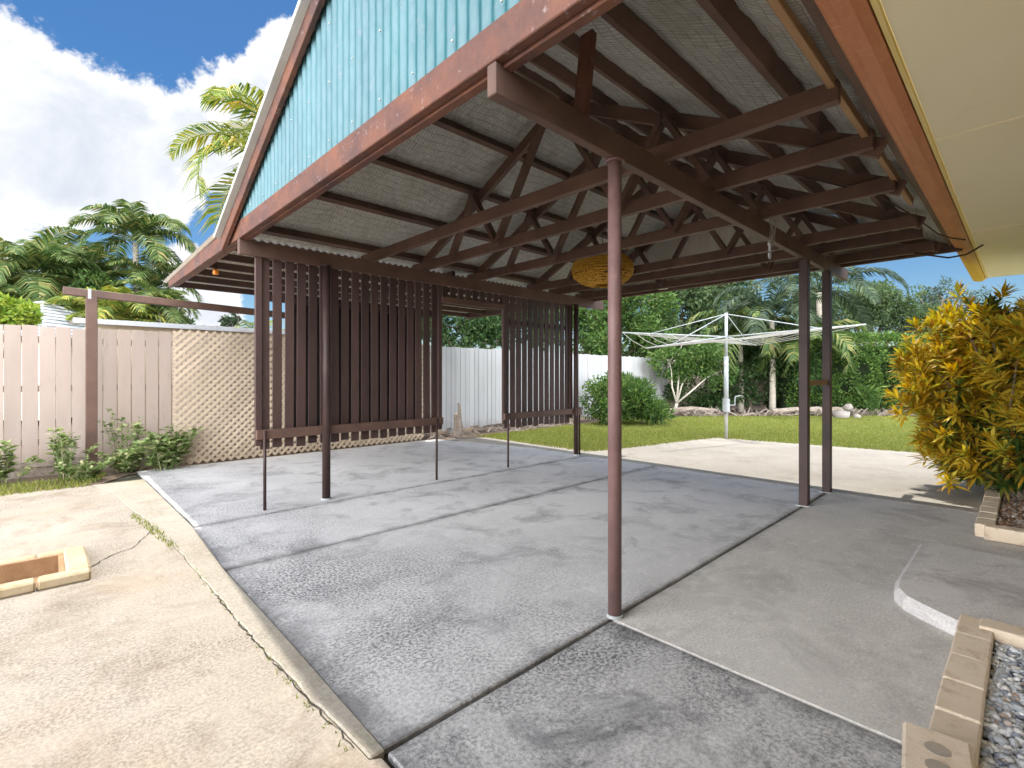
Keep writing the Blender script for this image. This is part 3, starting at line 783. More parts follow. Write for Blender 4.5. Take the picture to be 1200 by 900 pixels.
def pebbles(poly, n, smin, smax, z, layers=3):
    xs = [p[0] for p in poly]; ys = [p[1] for p in poly]
    P = np.stack([RNG.uniform(min(xs), max(xs), n), RNG.uniform(min(ys), max(ys), n)], 1); P = P[inside(poly, P)]; n = len(P)
    # 12-vert icosahedron
    t = (1+5**.5)/2
    iv = np.array([(-1,t,0),(1,t,0),(-1,-t,0),(1,-t,0),(0,-1,t),(0,1,t),(0,-1,-t),(0,1,-t),(t,0,-1),(t,0,1),(-t,0,-1),(-t,0,1)])/1.9
    fi = np.array([(0,11,5),(0,5,1),(0,1,7),(0,7,10),(0,10,11),(1,5,9),(5,11,4),(11,10,2),(10,7,6),(7,1,8),(3,9,4),(3,4,2),(3,2,6),(3,6,8),(3,8,9),(4,9,5),(2,4,11),(6,2,10),(8,6,7),(9,8,1)])
    sc = RNG.uniform(smin, smax, (n, 1))*RNG.uniform(.55, 1.25, (n, 3)); sc[:, 2] *= .75
    a = RNG.uniform(0, 6.28, n); V = iv[None]*sc[:, None]*(1+RNG.uniform(-.18,.18,(n,12,1)))
    X = V[:,:,0]*np.cos(a)[:,None]-V[:,:,1]*np.sin(a)[:,None]; Y = V[:,:,0]*np.sin(a)[:,None]+V[:,:,1]*np.cos(a)[:,None]
    Z = V[:,:,2]+z+RNG.uniform(-.012,.012,(n,1))
    Vv = np.stack([X+P[:,0:1], Y+P[:,1:2], Z], 2).reshape(-1,3)
    return Vv, (np.arange(n)[:,None,None]*12+fi[None]).reshape(-1,3)
m = N('pebble'); cr = m.n.new('ShaderNodeValToRGB'); el = cr.color_ramp.elements
for _ in range(4): el.new(.5)
for e, (p, c_) in zip(el, [(0,(.20,.23,.30)),(.25,(.42,.46,.52)),(.5,(.58,.60,.62)),(.75,(.74,.75,.76)),(.93,(.86,.85,.82)),(1,(.40,.26,.18))]): e.position = p; e.color = c_+(1,)
m.l.new(m.island(), cr.inputs[0]); PEB = m.done(m.mix(m.ramp(m.noise(60,5,.7),.4,.7,0,.4), cr.outputs[0], (.35,.34,.33)), .6)
slabf = MB().box((1.2,-.72,-.1),(2.96,.098,.045)); tag(slabf.build('pebble_bed', SOIL), kind='structure')
V, f = pebbles([(1.25,-.7),(2.955,-.7),(2.955,.095),(1.25,.095)], 11000, .009, .017, .058)
o = link_mesh('pebbles', V, f, PEB, smooth=False); tag(o, 'loose blue grey and white pebbles filling the near brick bed', 'pebbles', kind='stuff')
slabf = MB().box((5.08,-.72,-.1),(7.9,.158,.05)); tag(slabf.build('bark_bed', MULCH), kind='structure')
m = N('litter'); cr = m.n.new('ShaderNodeValToRGB'); el = cr.color_ramp.elements
for _ in range(2): el.new(.5)
for e, (p, c_) in zip(el, [(0,(.10,.06,.04)),(.4,(.25,.15,.09)),(.8,(.36,.30,.26)),(1,(.50,.48,.46))]): e.position = p; e.color = c_+(1,)
m.l.new(m.island(), cr.inputs[0]); LIT = m.done(cr.outputs[0], .8)
V, f = pebbles([(5.1,-.7),(7.8,-.7),(7.8,.15),(5.1,.15)], 6000, .012, .024, .06)
tag(link_mesh('bark_litter', V, f, LIT), 'brown bark chips and grey stones under the croton bush', 'mulch', kind='stuff')

# brick drain surround on the driveway
dr = thing('drain_surround', (-.2,4.1,0), 'rectangular yellowed brick surround of a sunken drain in the driveway', 'drain surround')
DIRT = paint('drain_inside', (.30,.17,.09), (.42,.27,.15), (.2,.12,.07), .6, rough=.95, bump=.8, scale=6)
for i in range(6):
    x1_ = .22-.235*i
    MB().box((x1_-.228,3.80,0.0),(x1_,3.895,.058)).build('brick', BRICKY, dr, bevel=.010)
    MB().box((x1_-.228,4.462,0.0),(x1_,4.55,.018)).build('brick', BRICKY, dr, bevel=.012)
for i in range(2):
    MB().box((.115,3.90+.28*i,0.0),(.225,3.90+.28*i+.272,.055-.012*i)).build('brick', BRICKY, dr, bevel=.012)
MB().box((-1.2,3.895,-.118),(.115,4.46,-.10)).build('drain_floor', DIRT, dr)
MB().box((-1.2,4.43,-.1),(.112,4.4575,.012)).build('back_course', DIRT, dr)
MB().box((.09,3.9,-.1),(.1145,4.43,.010)).build('end_course', DIRT, dr)

# ------------------------------------------------------------ fences
def fence(name, label, x0, x1, y, ztop, mat, bw=.138, gap=.009, zb=.08, cat='fence', wide=False):
    f = thing(name, (x0,y,0), label, cat); mb = MB(); x = x0; i = 0
    while x < x1:
        g_ = random.uniform(.003, gap*1.6); b = min(x+bw, x1)
        zt = ztop(x)+random.uniform(-.012,.008); dy = random.uniform(-.004,.004)
        mb.box((x,y+dy,zb+random.uniform(-.02,.03)),(b-g_,y+.018+dy,zt)); x += bw; i += 1
    mb.build('boards', mat, f, bevel=.002)
    rl = MB()
    for z in (.35, 1.0, 1.6): rl.box((x0,y+.022,z),(x1,y+.065,z+.08))
    rl.build('rails', mat, f)
    ps = MB(); x = x0+.5
    while x < x1: ps.box((x,y+.066,-.1),(x+.1,y+.16,1.75)); x += 2.4
    ps.build('posts', mat, f)
    return f
fence('timber_fence', 'pinkish cream paling fence with thin gaps, behind the weeds and brown post', -9, 5.7, 8.3, lambda x: 1.80+.002*x, FENCE_A, bw=.15)
fence('timber_fence', 'whitish paling fence behind the second slat screen and the stump', 5.7, 15.2, 8.3, lambda x: 1.80-.005*(x-6), FENCE_B, bw=.125, gap=.006)
sp = MB().box((-9,8.22,-.05),(1.2,8.28,.10)).box((-9,8.20,.10),(.9,8.26,.17)); tag(sp.build('timber_sleeper', DEADWOOD), 'low dark weathered sleepers along the foot of the cream fence', 'sleeper')
# rear fence
a = at(782, d=16.6); b = at(1500, d=16.8)
rf = thing('rear_fence', (a.x,a.y,0), 'brownish boundary fence in shade behind the garden shrubs at the lawn corner', 'fence')
mb = MB(); n = 80
for i in range(n):
    p = a.lerp(b, i/n); q = a.lerp(b, (i+.96)/n); mb.bar((p.x,p.y,.9),(q.x,q.y,.9), .02, 1.7)
RF = fence_mat('rear_fence_paint', (.46,.38,.31), (.40,.33,.27), (.22,.17,.13)); mb.build('boards', RF, rf)

# lattice
lat = thing('lattice_panel', (1.27,7.95,0), 'cream diagonal lattice panel standing against the fence behind the slat screen', 'lattice')
def lattice(x0, x1, z0, z1, y, pitch, w, sgn, th=.006):
    mb = MB(); H = z1-z0; c0 = x0-H if sgn > 0 else x0
    k = c0
    while k < (x1 if sgn > 0 else x1+H):
        pts = []
        # line x = k + sgn*(z-z0)
        zA, zB = 0.0, H
        if sgn > 0: zA = max(0, x0-k); zB = min(H, x1-k)
        else: zA = max(0, k-x1); zB = min(H, k-x0)
        if zB-zA > .04:
            mb.bar((k+sgn*zA,y,z0+zA),(k+sgn*zB,y,z0+zB), w, th, (0,1,0))
        k += pitch
    return mb
lattice(1.27,5.15,.02,1.80,7.75,.098,.036,1).build('lath_layer', LATT, lat)
lattice(1.27,5.15,.02,1.80,7.759,.098,.036,-1).build('lath_layer', LATT, lat)

# stump and debris by fence
st = thing('tree_stump', tuple(at(537,513)[:2])+(0,), 'pale cut stump stalk standing before the white fence', 'stump')
c = at(537, 512); c.z = 0
MB().tube([c, c+Vector((.01,0,.18)), c+Vector((0,.01,.33)), c+Vector((-.02,0,.46))], .10, 8, .07).tube([c+Vector((.03,0,.3)), c+Vector((.03,0,.46)), c+Vector((.02,0,.66))], .05, 6, .03).build('stalk', DEADWOOD, st)
mb = MB()
for i in range(120):
    p = Vector((random.uniform(5.3,9.5), random.uniform(7.45,8.15), .02)); a_ = random.uniform(0,6.28); L_ = random.uniform(.1,.5)
    mb.tube([p, p+Vector((math.cos(a_)*L_*.5, math.sin(a_)*L_*.3, random.uniform(.01,.10))), p+Vector((math.cos(a_)*L_, math.sin(a_)*L_*.5, 0))], random.uniform(.006,.022), 5, .004)
tag(mb.build('garden_debris', DEADWOOD), 'dry twigs and bark lying along the white fence', 'debris', kind='stuff')

# ------------------------------------------------------------ clothes hoist
hb = at(851, 514.5); hx, hy = hb.x, hb.y
ch = thing('clothes_hoist', (hx,hy,0), 'galvanised rotary clothes hoist standing at the lawn edge', 'clothes hoist')
MB().tube([(hx,hy,-.05),(hx,hy,.55)], .030, 12).build('mast_base', PALE, ch, smooth=True)
MB().tube([(hx,hy,.55),(hx,hy,1.56)], .042, 12).build('outer_mast', GALV, ch, smooth=True)
MB().tube([(hx,hy,1.56),(hx,hy,2.38)], .028, 12).build('inner_mast', GALV, ch, smooth=True)
gb = MB().tube([(hx,hy,.52),(hx,hy,.58),(hx,hy,.70),(hx,hy,.76)], .065, 12).build('gearbox', GALV, ch)
rv = Vector((.722,-.692,0)); fv = Vector((.692,.722,0)); hc = Vector((hx,hy,0))
MB().tube([hc+Vector((0,0,.64)), hc+rv*.16+Vector((0,0,.64)), hc+rv*.17+Vector((0,0,.80)), hc+rv*.27+Vector((0,0,.82))], .012, 8).build('handle', GALV, gb)
tips = []
for k, (ang, dz) in enumerate(((50,-.12),(140,.14),(212,-.34),(320,.03))):
    a_ = R(ang); d = rv*math.cos(a_)+fv*math.sin(a_)
    L_ = 2.15
    tip = hc+d*L_+Vector((0,0,1.99+dz)); tips.append((d, dz))
    MB().tube([hc+Vector((0,0,1.93)), tip], .014, 8).build('arm', GALV, ch, smooth=True)
    MB().tube([hc+Vector((0,0,2.36)), hc+d*L_*.72+Vector((0,0,1.965+dz*.72))], .009, 6).build('stay', GALV, ch, smooth=True)
ln = MB()
for f_ in (1.0,.86,.74,.62,.5):
    for k in range(4):
        (d1, z1_), (d2, z2_) = tips[k], tips[(k+1) % 4]
        A = hc+d1*2.15*f_+Vector((0,0,1.93+(.06+z1_)*f_)); B = hc+d2*2.15*f_+Vector((0,0,1.93+(.06+z2_)*f_))
        mid = (A+B)/2-Vector((0,0,.03)); ln.tube([A, mid, B], .006, 5)
ln.build('lines', PALE, ch)

# ------------------------------------------------------------ plants
# croton
def curved_leaves(P, D, L, W, bend):
    n = len(P); D = D/np.linalg.norm(D, axis=1, keepdims=True); S = np.cross(D, RNG.normal(size=(n,3))*.3+np.array([0,0,1.0])); S /= np.linalg.norm(S, axis=1, keepdims=True)+1e-9
    L = L[:,None]; W = W[:,None]; pts = []
    cur = P.copy(); d = D.copy()
    prof_ = (.25,1.0,.85,.08); V = []
    for k in range(4):
        V.append(cur-S*W*.5*prof_[k]); V.append(cur+S*W*.5*prof_[k])
        cur = cur+d*L/3; d = d-np.array([0,0,1.0])*bend[:,None]; d /= np.linalg.norm(d, axis=1, keepdims=True)
    V = np.stack(V, 1).reshape(-1,3); b = np.arange(n)[:,None]*8
    return V, np.concatenate([b+[0,1,3,2], b+[2,3,5,4], b+[4,5,7,6]])
def croton(name, label, base, blobs, nros, nleaf, leaves_gold, leaves_green, llen=.165, lw=.028):
    base = Vector(base); t = thing(name, base, label, 'shrub')
    mb = MB(); G = []; K = []
    tot = sum(b[1][0]*b[1][2] for b in blobs)
    for c, r in blobs:
        m_ = int(nros*r[0]*r[2]/tot)
        for i in range(m_):
            d = RNG.normal(size=3); d /= np.linalg.norm(d); rad = RNG.uniform(.2,1)**.4
            p = np.array(c)+d*np.array(r)*rad*(1+.20*math.sin(d[0]*5+d[2]*8+c[0]*9)+.08*RNG.normal())
            if p[2] < .2: continue
            ax = d*.75+np.array([0,0,.75])+RNG.normal(size=3)*.25; ax /= np.linalg.norm(ax)
            u = np.cross(ax, [0.3,.5,.81]); u /= np.linalg.norm(u); v = np.cross(ax, u)
            k = nleaf; a = np.arange(k)*2.4+RNG.uniform(0,6); h = np.linspace(0,1,k)
            out = (1.0-.65*h)[:,None]*(np.cos(a)[:,None]*u+np.sin(a)[:,None]*v)+(.15+.9*h)[:,None]*ax
            P = p+ax*(h*.13-.12)[:,None]
            L_ = RNG.uniform(.7,1.15,k)*llen*(1-.3*h); W_ = RNG.uniform(.75,1.2,k)*lw
            res = curved_leaves(P, out, L_, W_, RNG.uniform(.10,.32,k))
            gold = (rad > .55 and (d[1]*.9-d[0]*.25+d[2]*.45+RNG.normal()*.22) > .22)
            (G if gold else K).append(res)
            if i % 7 == 0:
                q = Vector(p-ax*.12); b0 = Vector((base.x+random.uniform(-.35,.35), base.y+random.uniform(-.25,.15), .03))
                mb.tube([b0, b0.lerp(q,.55)+Vector((0,0,.12)), q], .014, 5, .006)
    mb.build('stems', BARK, t)
    V, f = merge(*G); link_mesh('gold_leaves', V, f, leaves_gold, t)
    V, f = merge(*K); link_mesh('green_leaves', V, f, leaves_green, t)
    return t
croton('croton_bush', 'tall golden yellow and green croton bush overhanging the path at right', (6.8,.02,.05),
       [((7.0,.25,1.50),(.52,.60,.55)),((6.8,.38,1.08),(.55,.62,.60)),((6.9,.25,.66),(.62,.58,.50)),((6.2,-.12,1.35),(.50,.44,.50)),((6.2,-.12,.75),(.52,.38,.48)),((7.4,.4,1.2),(.45,.42,.6)),((6.6,.2,.40),(.50,.42,.30)),((7.1,.25,.40),(.5,.42,.3))],
       1050, 27, L_CROTON, L_CROTON_G)

def weed(label, base, h, r, n, L, W, leaf=L_WEED, name='weed', cat='weed', group='weeds along the cream fence', stems=7):
    base = Vector(base); t = thing(name, base, label, cat, group)
    mb = MB(); VV = []
    for s_ in range(stems):
        a_ = random.uniform(0,6.28); rr = r*random.uniform(.1,1); hh = h*random.uniform(.55,1.05)
        tip = base+Vector((math.cos(a_)*rr, math.sin(a_)*rr*.6, hh)); b0 = base+Vector((math.cos(a_)*rr*.35, math.sin(a_)*rr*.2, 0))
        mid = b0.lerp(tip,.55)+Vector((0,0,.08*h)); mb.tube([b0, mid, tip], .005, 5, .002)
        k = max(4, int(n/stems)); tt = RNG.uniform(.12,1,k)
        P = np.array([b0.lerp(mid, t_*2) if t_ < .5 else mid.lerp(tip, t_*2-1) for t_ in tt])+RNG.normal(size=(k,3))*.012
        D = RNG.normal(size=(k,3)); D[:,2] = abs(D[:,2])*.3
        VV.append(leaf_arrays(P, D, RNG.uniform(.6,1.2,k)*L, RNG.uniform(.6,1.1,k)*W, up=(0,0,1)))
    V, f = merge(*VV); mb.build('stems', leaf, t); link_mesh('leaves', V, f, leaf, t)
weed('pale leggy weed clump just left of the brown post foot', (.22,7.72,0), .62, .30, 420, .07, .042, stems=12)
weed('low leafy weed at the left photo edge by the sleepers', (-.28,7.75,0), .50, .38, 420, .09, .055, stems=12)
weed('tall weed with thin stems between the brown post and lattice', (.78,7.95,0), .74, .30, 420, .065, .04, stems=12)
weed('bright bushy weed growing at the left foot of the lattice', (1.16,7.60,0), .52, .42, 1300, .085, .055, stems=26)
weed('low weed patch right behind the foot of the brown post', (.80,7.75,0), .30, .36, 700, .07, .045, stems=18)
weed('small weed spreading over the driveway edge before the brown post', (.36,7.45,0), .22, .26, 300, .07, .045, stems=10)

def P3(px, py, d): v = at(px, py, d); return (v.x, v.y, v.z)
def B(px, py, d, rw, rh, rd=None):
    """blob centred at picture direction with half sizes in metres (across, up)"""
    rd = rd or rw; return (P3(px, py, d), ((rw+rd)/2, (rw+rd)/2, rh))
def G0(px, d): v = at(px, d=d); return (v.x, v.y, 0)

# shrubs by the fence corner
tree('garden_shrub', 'dark green rounded shrub against the white fence, left of the lighter one', 'shrub', G0(706,12.2),
     [B(700,470,12.2,.62,.60),B(715,478,12.0,.6,.5),B(722,455,12.4,.45,.5)], 8000, .10, .045, L_HEDGE, r0=.03, gap=-.12, ls=5.0)
tree('garden_shrub', 'brighter strappy green shrub at the lawn edge right of the round pipe post', 'shrub', G0(752,12.0),
     [B(745,470,12.0,.55,.5),B(762,482,11.9,.40,.28),B(735,462,12.3,.5,.55)], 6500, .20, .035, L_MID, r0=.03, gap=-.2, droop=-.5, ls=4.5)
# overhanging tree behind white fence
tree('dark_leaf_tree', 'glossy dark leaved tree overhanging the white fence inside the screen opening', 'tree', G0(560,14.6),
     [B(535,385,14.2,1.1,.75),B(575,380,14.4,1.1,.8),B(610,370,14.8,1.2,1.1),B(500,380,14,.9,.6)], 16000, .13, .06, L_DARK, r0=.14, gap=-.35)
# wall of trees behind the lawn
tree('broadleaf_tree', 'dense dark broadleaf tree behind the fence, left of the clothes hoist', 'tree', G0(705,19),
     [B(700,375,18.6,1.7,1.6),B(745,360,18.4,1.6,1.6),B(690,415,18.5,1.2,.9),B(760,395,18.2,1.2,1.1),B(660,370,19,1.3,1.4)], 30000, .16, .08, L_MID, r0=.16, gap=-.3)
tree('broadleaf_tree', 'pale flecked broadleaf tree above the hoist arms, sky glinting through', 'tree', G0(795,20),
     [B(800,350,20,1.7,1.6),B(835,375,19.5,1.5,1.4),B(775,405,19,1.3,1.2),B(850,335,20,1.6,1.2)], 26000, .18, .09, L_OLIVE, r0=.16, gap=-.2)
tree('small_tree', 'small multi stemmed tree with pale bare stems behind the hoist', 'tree', G0(790,15.0),
     [B(785,425,15,.75,.6),B(820,420,15,.75,.65),B(845,435,15.1,.55,.55),B(800,400,15.2,.7,.5)], 9000, .12, .06, L_MID, bark=BARKW, r0=.055, gap=-.2, trunk_top=(G0(793,15.0)[0],G0(793,15.0)[1],.35))
tree('dark_thicket', 'dark shaded thicket under the palms behind the hoist mast', 'shrub', G0(880,16.3),
     [B(860,455,16.3,1.2,.8),B(905,445,16.2,1.3,1.1),B(950,450,16.2,1.2,1.1),B(810,460,16.4,1.2,.7),B(930,400,16.6,1.3,1.2),B(870,410,16.6,1.3,1.0)], 22000, .15, .06, L_DARK, r0=.08, gap=-.45)
for lab, px, d, h, nf, fl, leaf, el, sg in (
    ('drooping palm with a low crown directly behind the hoist mast', 868, 16.0, 2.2, 15, 2.3, L_PALM, (-.1,1.2), 1.35),
    ('grey green palm with hanging fronds between hoist and square posts', 905, 15.4, 2.9, 16, 2.4, L_BLUE, (-.1,1.3), 1.45),
    ('bushy low palm at the left end of the hedge', 940, 15.6, 1.9, 14, 2.0, L_PALM, (0,1.3), 1.3)):
    palm('garden_palm', lab, G0(px,d), h, nf, fl, leaf, r=.10, elev=el, sag=sg, ll=.6, nl=40, group='palms behind the lawn', lw=.06)
palm('garden_palm', 'tall palm whose long frond reaches across the sky under the rear beam', G0(960,18.5), 4.3, 13, 3.3, L_BLUE, r=.12, ll=.7, nl=50, group='palms behind the lawn', lw=.06, az0=-.76)

# hedge: box-like foliage
def hedge(label, a, b, z1, depth, n, leaf):
    t = thing('hedge', (a[0],a[1],0), label, 'hedge')
    A = np.array(a); Bv = np.array(b); L_ = np.linalg.norm(Bv-A); u = (Bv-A)/L_; nrm = np.array([-u[1], u[0]])
    s_ = RNG.uniform(0,1,n)*L_; face = RNG.uniform(0,1,n) < .72
    z = np.where(face, RNG.uniform(.02,1,n)*z1, z1); q = np.where(face, -RNG.uniform(0,1,n)**3*.35, RNG.uniform(-1,0,n)*depth*-1)
    q = np.where(face, RNG.uniform(0,1,n)**2.2*.35, RNG.uniform(0,1,n)*depth)
    P = np.zeros((n,3)); P[:,:2] = A+s_[:,None]*u+q[:,None]*nrm; P[:,2] = z
    w_ = lump(P, 1.9)*.20+lump(P, 5.5, 2.)*.10
    P[:,:2] -= nrm*(w_*np.where(face,1.4,0))[:,None]; P[:,2] += np.where(face,0,w_*1.0)+np.abs(RNG.normal(size=n))*.06
    keep = lump(P, 6, 1.0) > -.35; P = P[keep]; face = face[keep]
    D = np.where(face[:,None], np.append(-nrm,.25), [0,0,1.0])+RNG.normal(size=(len(P),3))*.6
    V, f = leaf_arrays(P, D, RNG.uniform(.6,1.2,len(P))*.10, RNG.uniform(.6,1.2,len(P))*.055)
    link_mesh('foliage', V, f, leaf, t)
    mb = MB()
    for k in range(int(L_/.6)):
        p = A+u*(k*.6+.3)+nrm*.5; mb.tube([(p[0],p[1],-.1),(p[0]+.05,p[1],z1*.5),(p[0],p[1],z1*.9)], .04, 6, .02)
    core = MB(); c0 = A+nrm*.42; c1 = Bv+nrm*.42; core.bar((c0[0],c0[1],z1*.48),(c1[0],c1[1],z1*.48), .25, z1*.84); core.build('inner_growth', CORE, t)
    mb.build('stems', BARK, t)
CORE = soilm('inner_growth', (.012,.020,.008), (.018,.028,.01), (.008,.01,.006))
a = at(925, d=15.2); b = at(1330, d=15.4)
hedge('trimmed green hedge along the back of the lawn', (b.x,b.y)[::1] if False else (a.x,a.y), (b.x,b.y), 2.36, 1.3, 46000, L_HEDGE)
tree('broadleaf_tree', 'rounded olive green tree rising behind the hedge under open sky', 'tree', G0(1020,24),
     [B(1000,370,23,1.6,1.3),B(1035,362,23,1.4,1.2),B(1060,378,23,1.2,1.0),B(975,360,23.5,1.5,1.6),B(1015,350,23.6,1.0,.9),B(1085,385,24,1.2,1.0),B(950,370,24,1.6,1.6)], 30000, .17, .08, L_OLIVE, r0=.2, gap=-.25)
tree('broadleaf_tree', 'wispy distant tree at the right behind the golden croton', 'tree', G0(1095,27),
     [B(1085,362,27,.8,1.2),B(1105,350,27,.7,1.4),B(1125,360,27,1.2,1.3)], 7000, .17, .06, L_BLUE, r0=.15, gap=.0)
weed('broad leaved rosette plant at the foot of the hedge', G0(1025,14.4), .95, .55, 70, .42, .07, leaf=L_MID, name='broadleaf_plant', cat='plant', group=None, stems=14)
weed('leafy small plant at the hedge foot beside the croton', G0(1075,14.3), .7, .4, 60, .3, .05, leaf=L_WEED, name='broadleaf_plant', cat='plant', group=None, stems=10)
# rocks and logs
ROCK = paint('rock', (.24,.21,.19), (.34,.30,.27), (.14,.11,.09), .6, rough=.9, bump=.8, scale=3)
def rock(px, d, s_, label, dz=0.0):
    p = at(px, d=d); v, f = pebbles([(p.x-.01,p.y-.01),(p.x+.01,p.y-.01),(p.x+.01,p.y+.01),(p.x-.01,p.y+.01)], 1, s_, s_*1.01, s_*.4+dz)
    tag(link_mesh('rock', v, f, ROCK, loc=(p.x,p.y,0)), label, 'rock', 'rocks at the hedge foot')
rock(985, 13.9, .20, 'largest pale rock of the pile at the hedge foot')
rock(994, 14.2, .17, 'upper rock of the pile behind the largest one', .2)
rock(1004, 13.8, .13, 'small rock at the right end of the pile')
rock(970, 13.9, .12, 'small rock at the left end of the pile')
mb = MB()
for px0, px1, d in ((905,960,14.5),(930,985,14.7),(780,840,14.8),(960,1000,14.6)):
    A = at(px0, d=d); Bq = at(px1, d=d+.2); mb.tube([(A.x,A.y,.12),((A.x+Bq.x)/2,(A.y+Bq.y)/2,.2),(Bq.x,Bq.y,.14)], .09, 7, .05)
for i in range(160):
    A = at(random.uniform(765,1090), d=random.uniform(14.3,15.2)); a_ = random.uniform(0,6.28); L_ = random.uniform(.2,.8)
    mb.tube([(A.x,A.y,.02),(A.x+math.cos(a_)*L_*.5,A.y+math.sin(a_)*L_*.5,random.uniform(.05,.25)),(A.x+math.cos(a_)*L_,A.y+math.sin(a_)*L_,.03)], random.uniform(.01,.03), 5, .006)
tag(mb.build('fallen_fronds', DEADWOOD), 'grey fallen fronds and branches heaped at the back of the lawn', 'debris', kind='stuff')

# left background: neighbour roofs, palms, shrubs
m = N('white_tiles'); s = m.sep()
wv = m.math('FRACT', m.math('DIVIDE', s[2], .13)); col = m.mix(m.ramp(wv, .55, .75), (.40,.42,.44), (.10,.11,.13)); WT = m.done(col, .6)
ap_ = at(50, 352, 16.0)
nb = thing('neighbour_house', (ap_.x,ap_.y,0), 'house with a pale hipped tile roof peeping over the cream fence at left', 'house')
mb = MB(); cx, cy, cz = ap_
w_ = 3.2; zb = 2.15
A = [Vector((cx,cy,0))+rv*i*w_+fv*j*w_ for i, j in ((-1,-1),(1,-1),(1,1),(-1,1))]
mb.add([(p.x,p.y,zb) for p in A]+[(cx,cy,cz)], [(0,1,4),(1,2,4),(2,3,4),(3,0,4)]); mb.build('roof', WT, nb)
mb = MB(); mb.bar((cx-fv.x*2.8,cy-fv.y*2.8,1.1),(cx+fv.x*2.8,cy+fv.y*2.8,1.1), 5.4, 2.2); mb.build('wall', WALLM, nb)
m = N('white_metal_roof'); col = m.mix(m.ramp(m.noise(3,6,.7), .5, .7), (.46,.48,.50), (.36,.31,.28)); WM = m.done(col, .45)
sh = thing('garden_shed', (1.5,10.0,0), 'low shed with a flat pale metal roof just over the cream fence', 'shed')
V, f = corrugate((.35,9.0,1.985), (5.0,0,0), (0,2.4,.10), 0, 1, .19, .014, (0,0,1), per=6)
link_mesh('roof', V, f, WM, sh, smooth=True)
MB().bar((.33,8.99,1.955),(5.37,8.99,1.955), .02, .07).build('roof_edge', WM, sh)
MB().box((.5,9.15,-.1),(5.2,11.2,1.93)).build('wall', WALLM, sh)

GP = 'palms behind the cream fence'
palm('garden_palm', 'tallest of the palms left of the carport, its round crown against the cloud', G0(160,19), 6.3, 17, 2.5, L_PALM, r=.13, ll=.8, nl=44, group=GP, lw=.075, sag=1.15)
palm('garden_palm', 'wide bushy palm at the far left over the bright lime bush', G0(40,17.5), 4.6, 20, 2.7, L_PALM, r=.12, ll=.8, nl=44, group=GP, stems=2, lw=.075, sag=1.1)
palm('garden_palm', 'narrow dark palm between the wide one and the tallest', G0(112,20), 4.9, 16, 2.3, L_PALM, r=.10, ll=.7, nl=42, group=GP, lw=.07, sag=1.0)
palm('garden_palm', 'yellowish young palm below the tallest one', G0(140,16.5), 2.9, 16, 2.1, L_PALMY, r=.08, ll=.6, nl=38, group=GP, stems=2, lw=.06, sag=1.1)
palm('garden_palm', 'slim palm with a small low crown near the beam end', G0(188,17.5), 3.4, 13, 1.7, L_PALM, r=.07, ll=.5, nl=38, group=GP, lw=.055, sag=1.2)
palm('garden_palm', 'yellow green understorey palm behind the hipped roof', G0(95,17.5), 2.6, 16, 2.2, L_PALMY, r=.08, ll=.6, nl=40, group=GP, stems=2, lw=.06, sag=1.2)
palm('garden_palm', 'feathery palm just right of the tallest one, over the beam end', G0(180,19), 4.4, 16, 2.1, L_PALM, r=.09, ll=.65, nl=42, group=GP, lw=.065, sag=1.1)
palm('garden_palm', 'leafy palm directly behind the wide bushy one at the far left', G0(75,20), 5.2, 17, 2.4, L_PALM, r=.11, ll=.75, nl=42, group=GP, lw=.07, sag=1.1)
palm('garden_palm', 'high palm partly hidden by the gable roof, fronds arching left', tuple(at(338,d=11.0)[:2])+(0,), 5.7, 18, 2.6, L_PALMY, r=.12, ll=.75, nl=54, group=GP, lw=.05, sag=1.35)
tree('lime_bush', 'bright lime green bush rising above the fence at the far left', 'bush', G0(-5,10.2),
     [B(0,365,10.2,.6,.42),B(-30,358,10.4,.6,.5),B(28,372,10.1,.33,.25)], 9000, .10, .06, L_LIME, r0=.06, gap=-.5)
tree('green_thicket', 'mid green thicket filling the gap under the palms behind the shed', 'shrub', G0(130,18.5),
     [B(60,368,18.6,1.6,1.0),B(120,360,18.6,1.6,1.2),B(180,372,18.8,1.2,.8),B(0,350,19,2.0,1.4)], 20000, .2, .08, L_MID, r0=.1, gap=-.3)
tree('young_tree', 'thin young tree above the lattice by the first slat', 'tree', G0(272,13), [B(268,378,13,.22,.18),B(280,372,13,.2,.22)], 900, .10, .05, L_BLUE, r0=.03, gap=-.3)
palm('fan_palm', 'small spiky palm tip showing over the lattice top', G0(300,11.5), 1.75, 9, 1.1, L_PALMY, r=.05, ll=.35, nl=30, lw=.03, sag=.8)

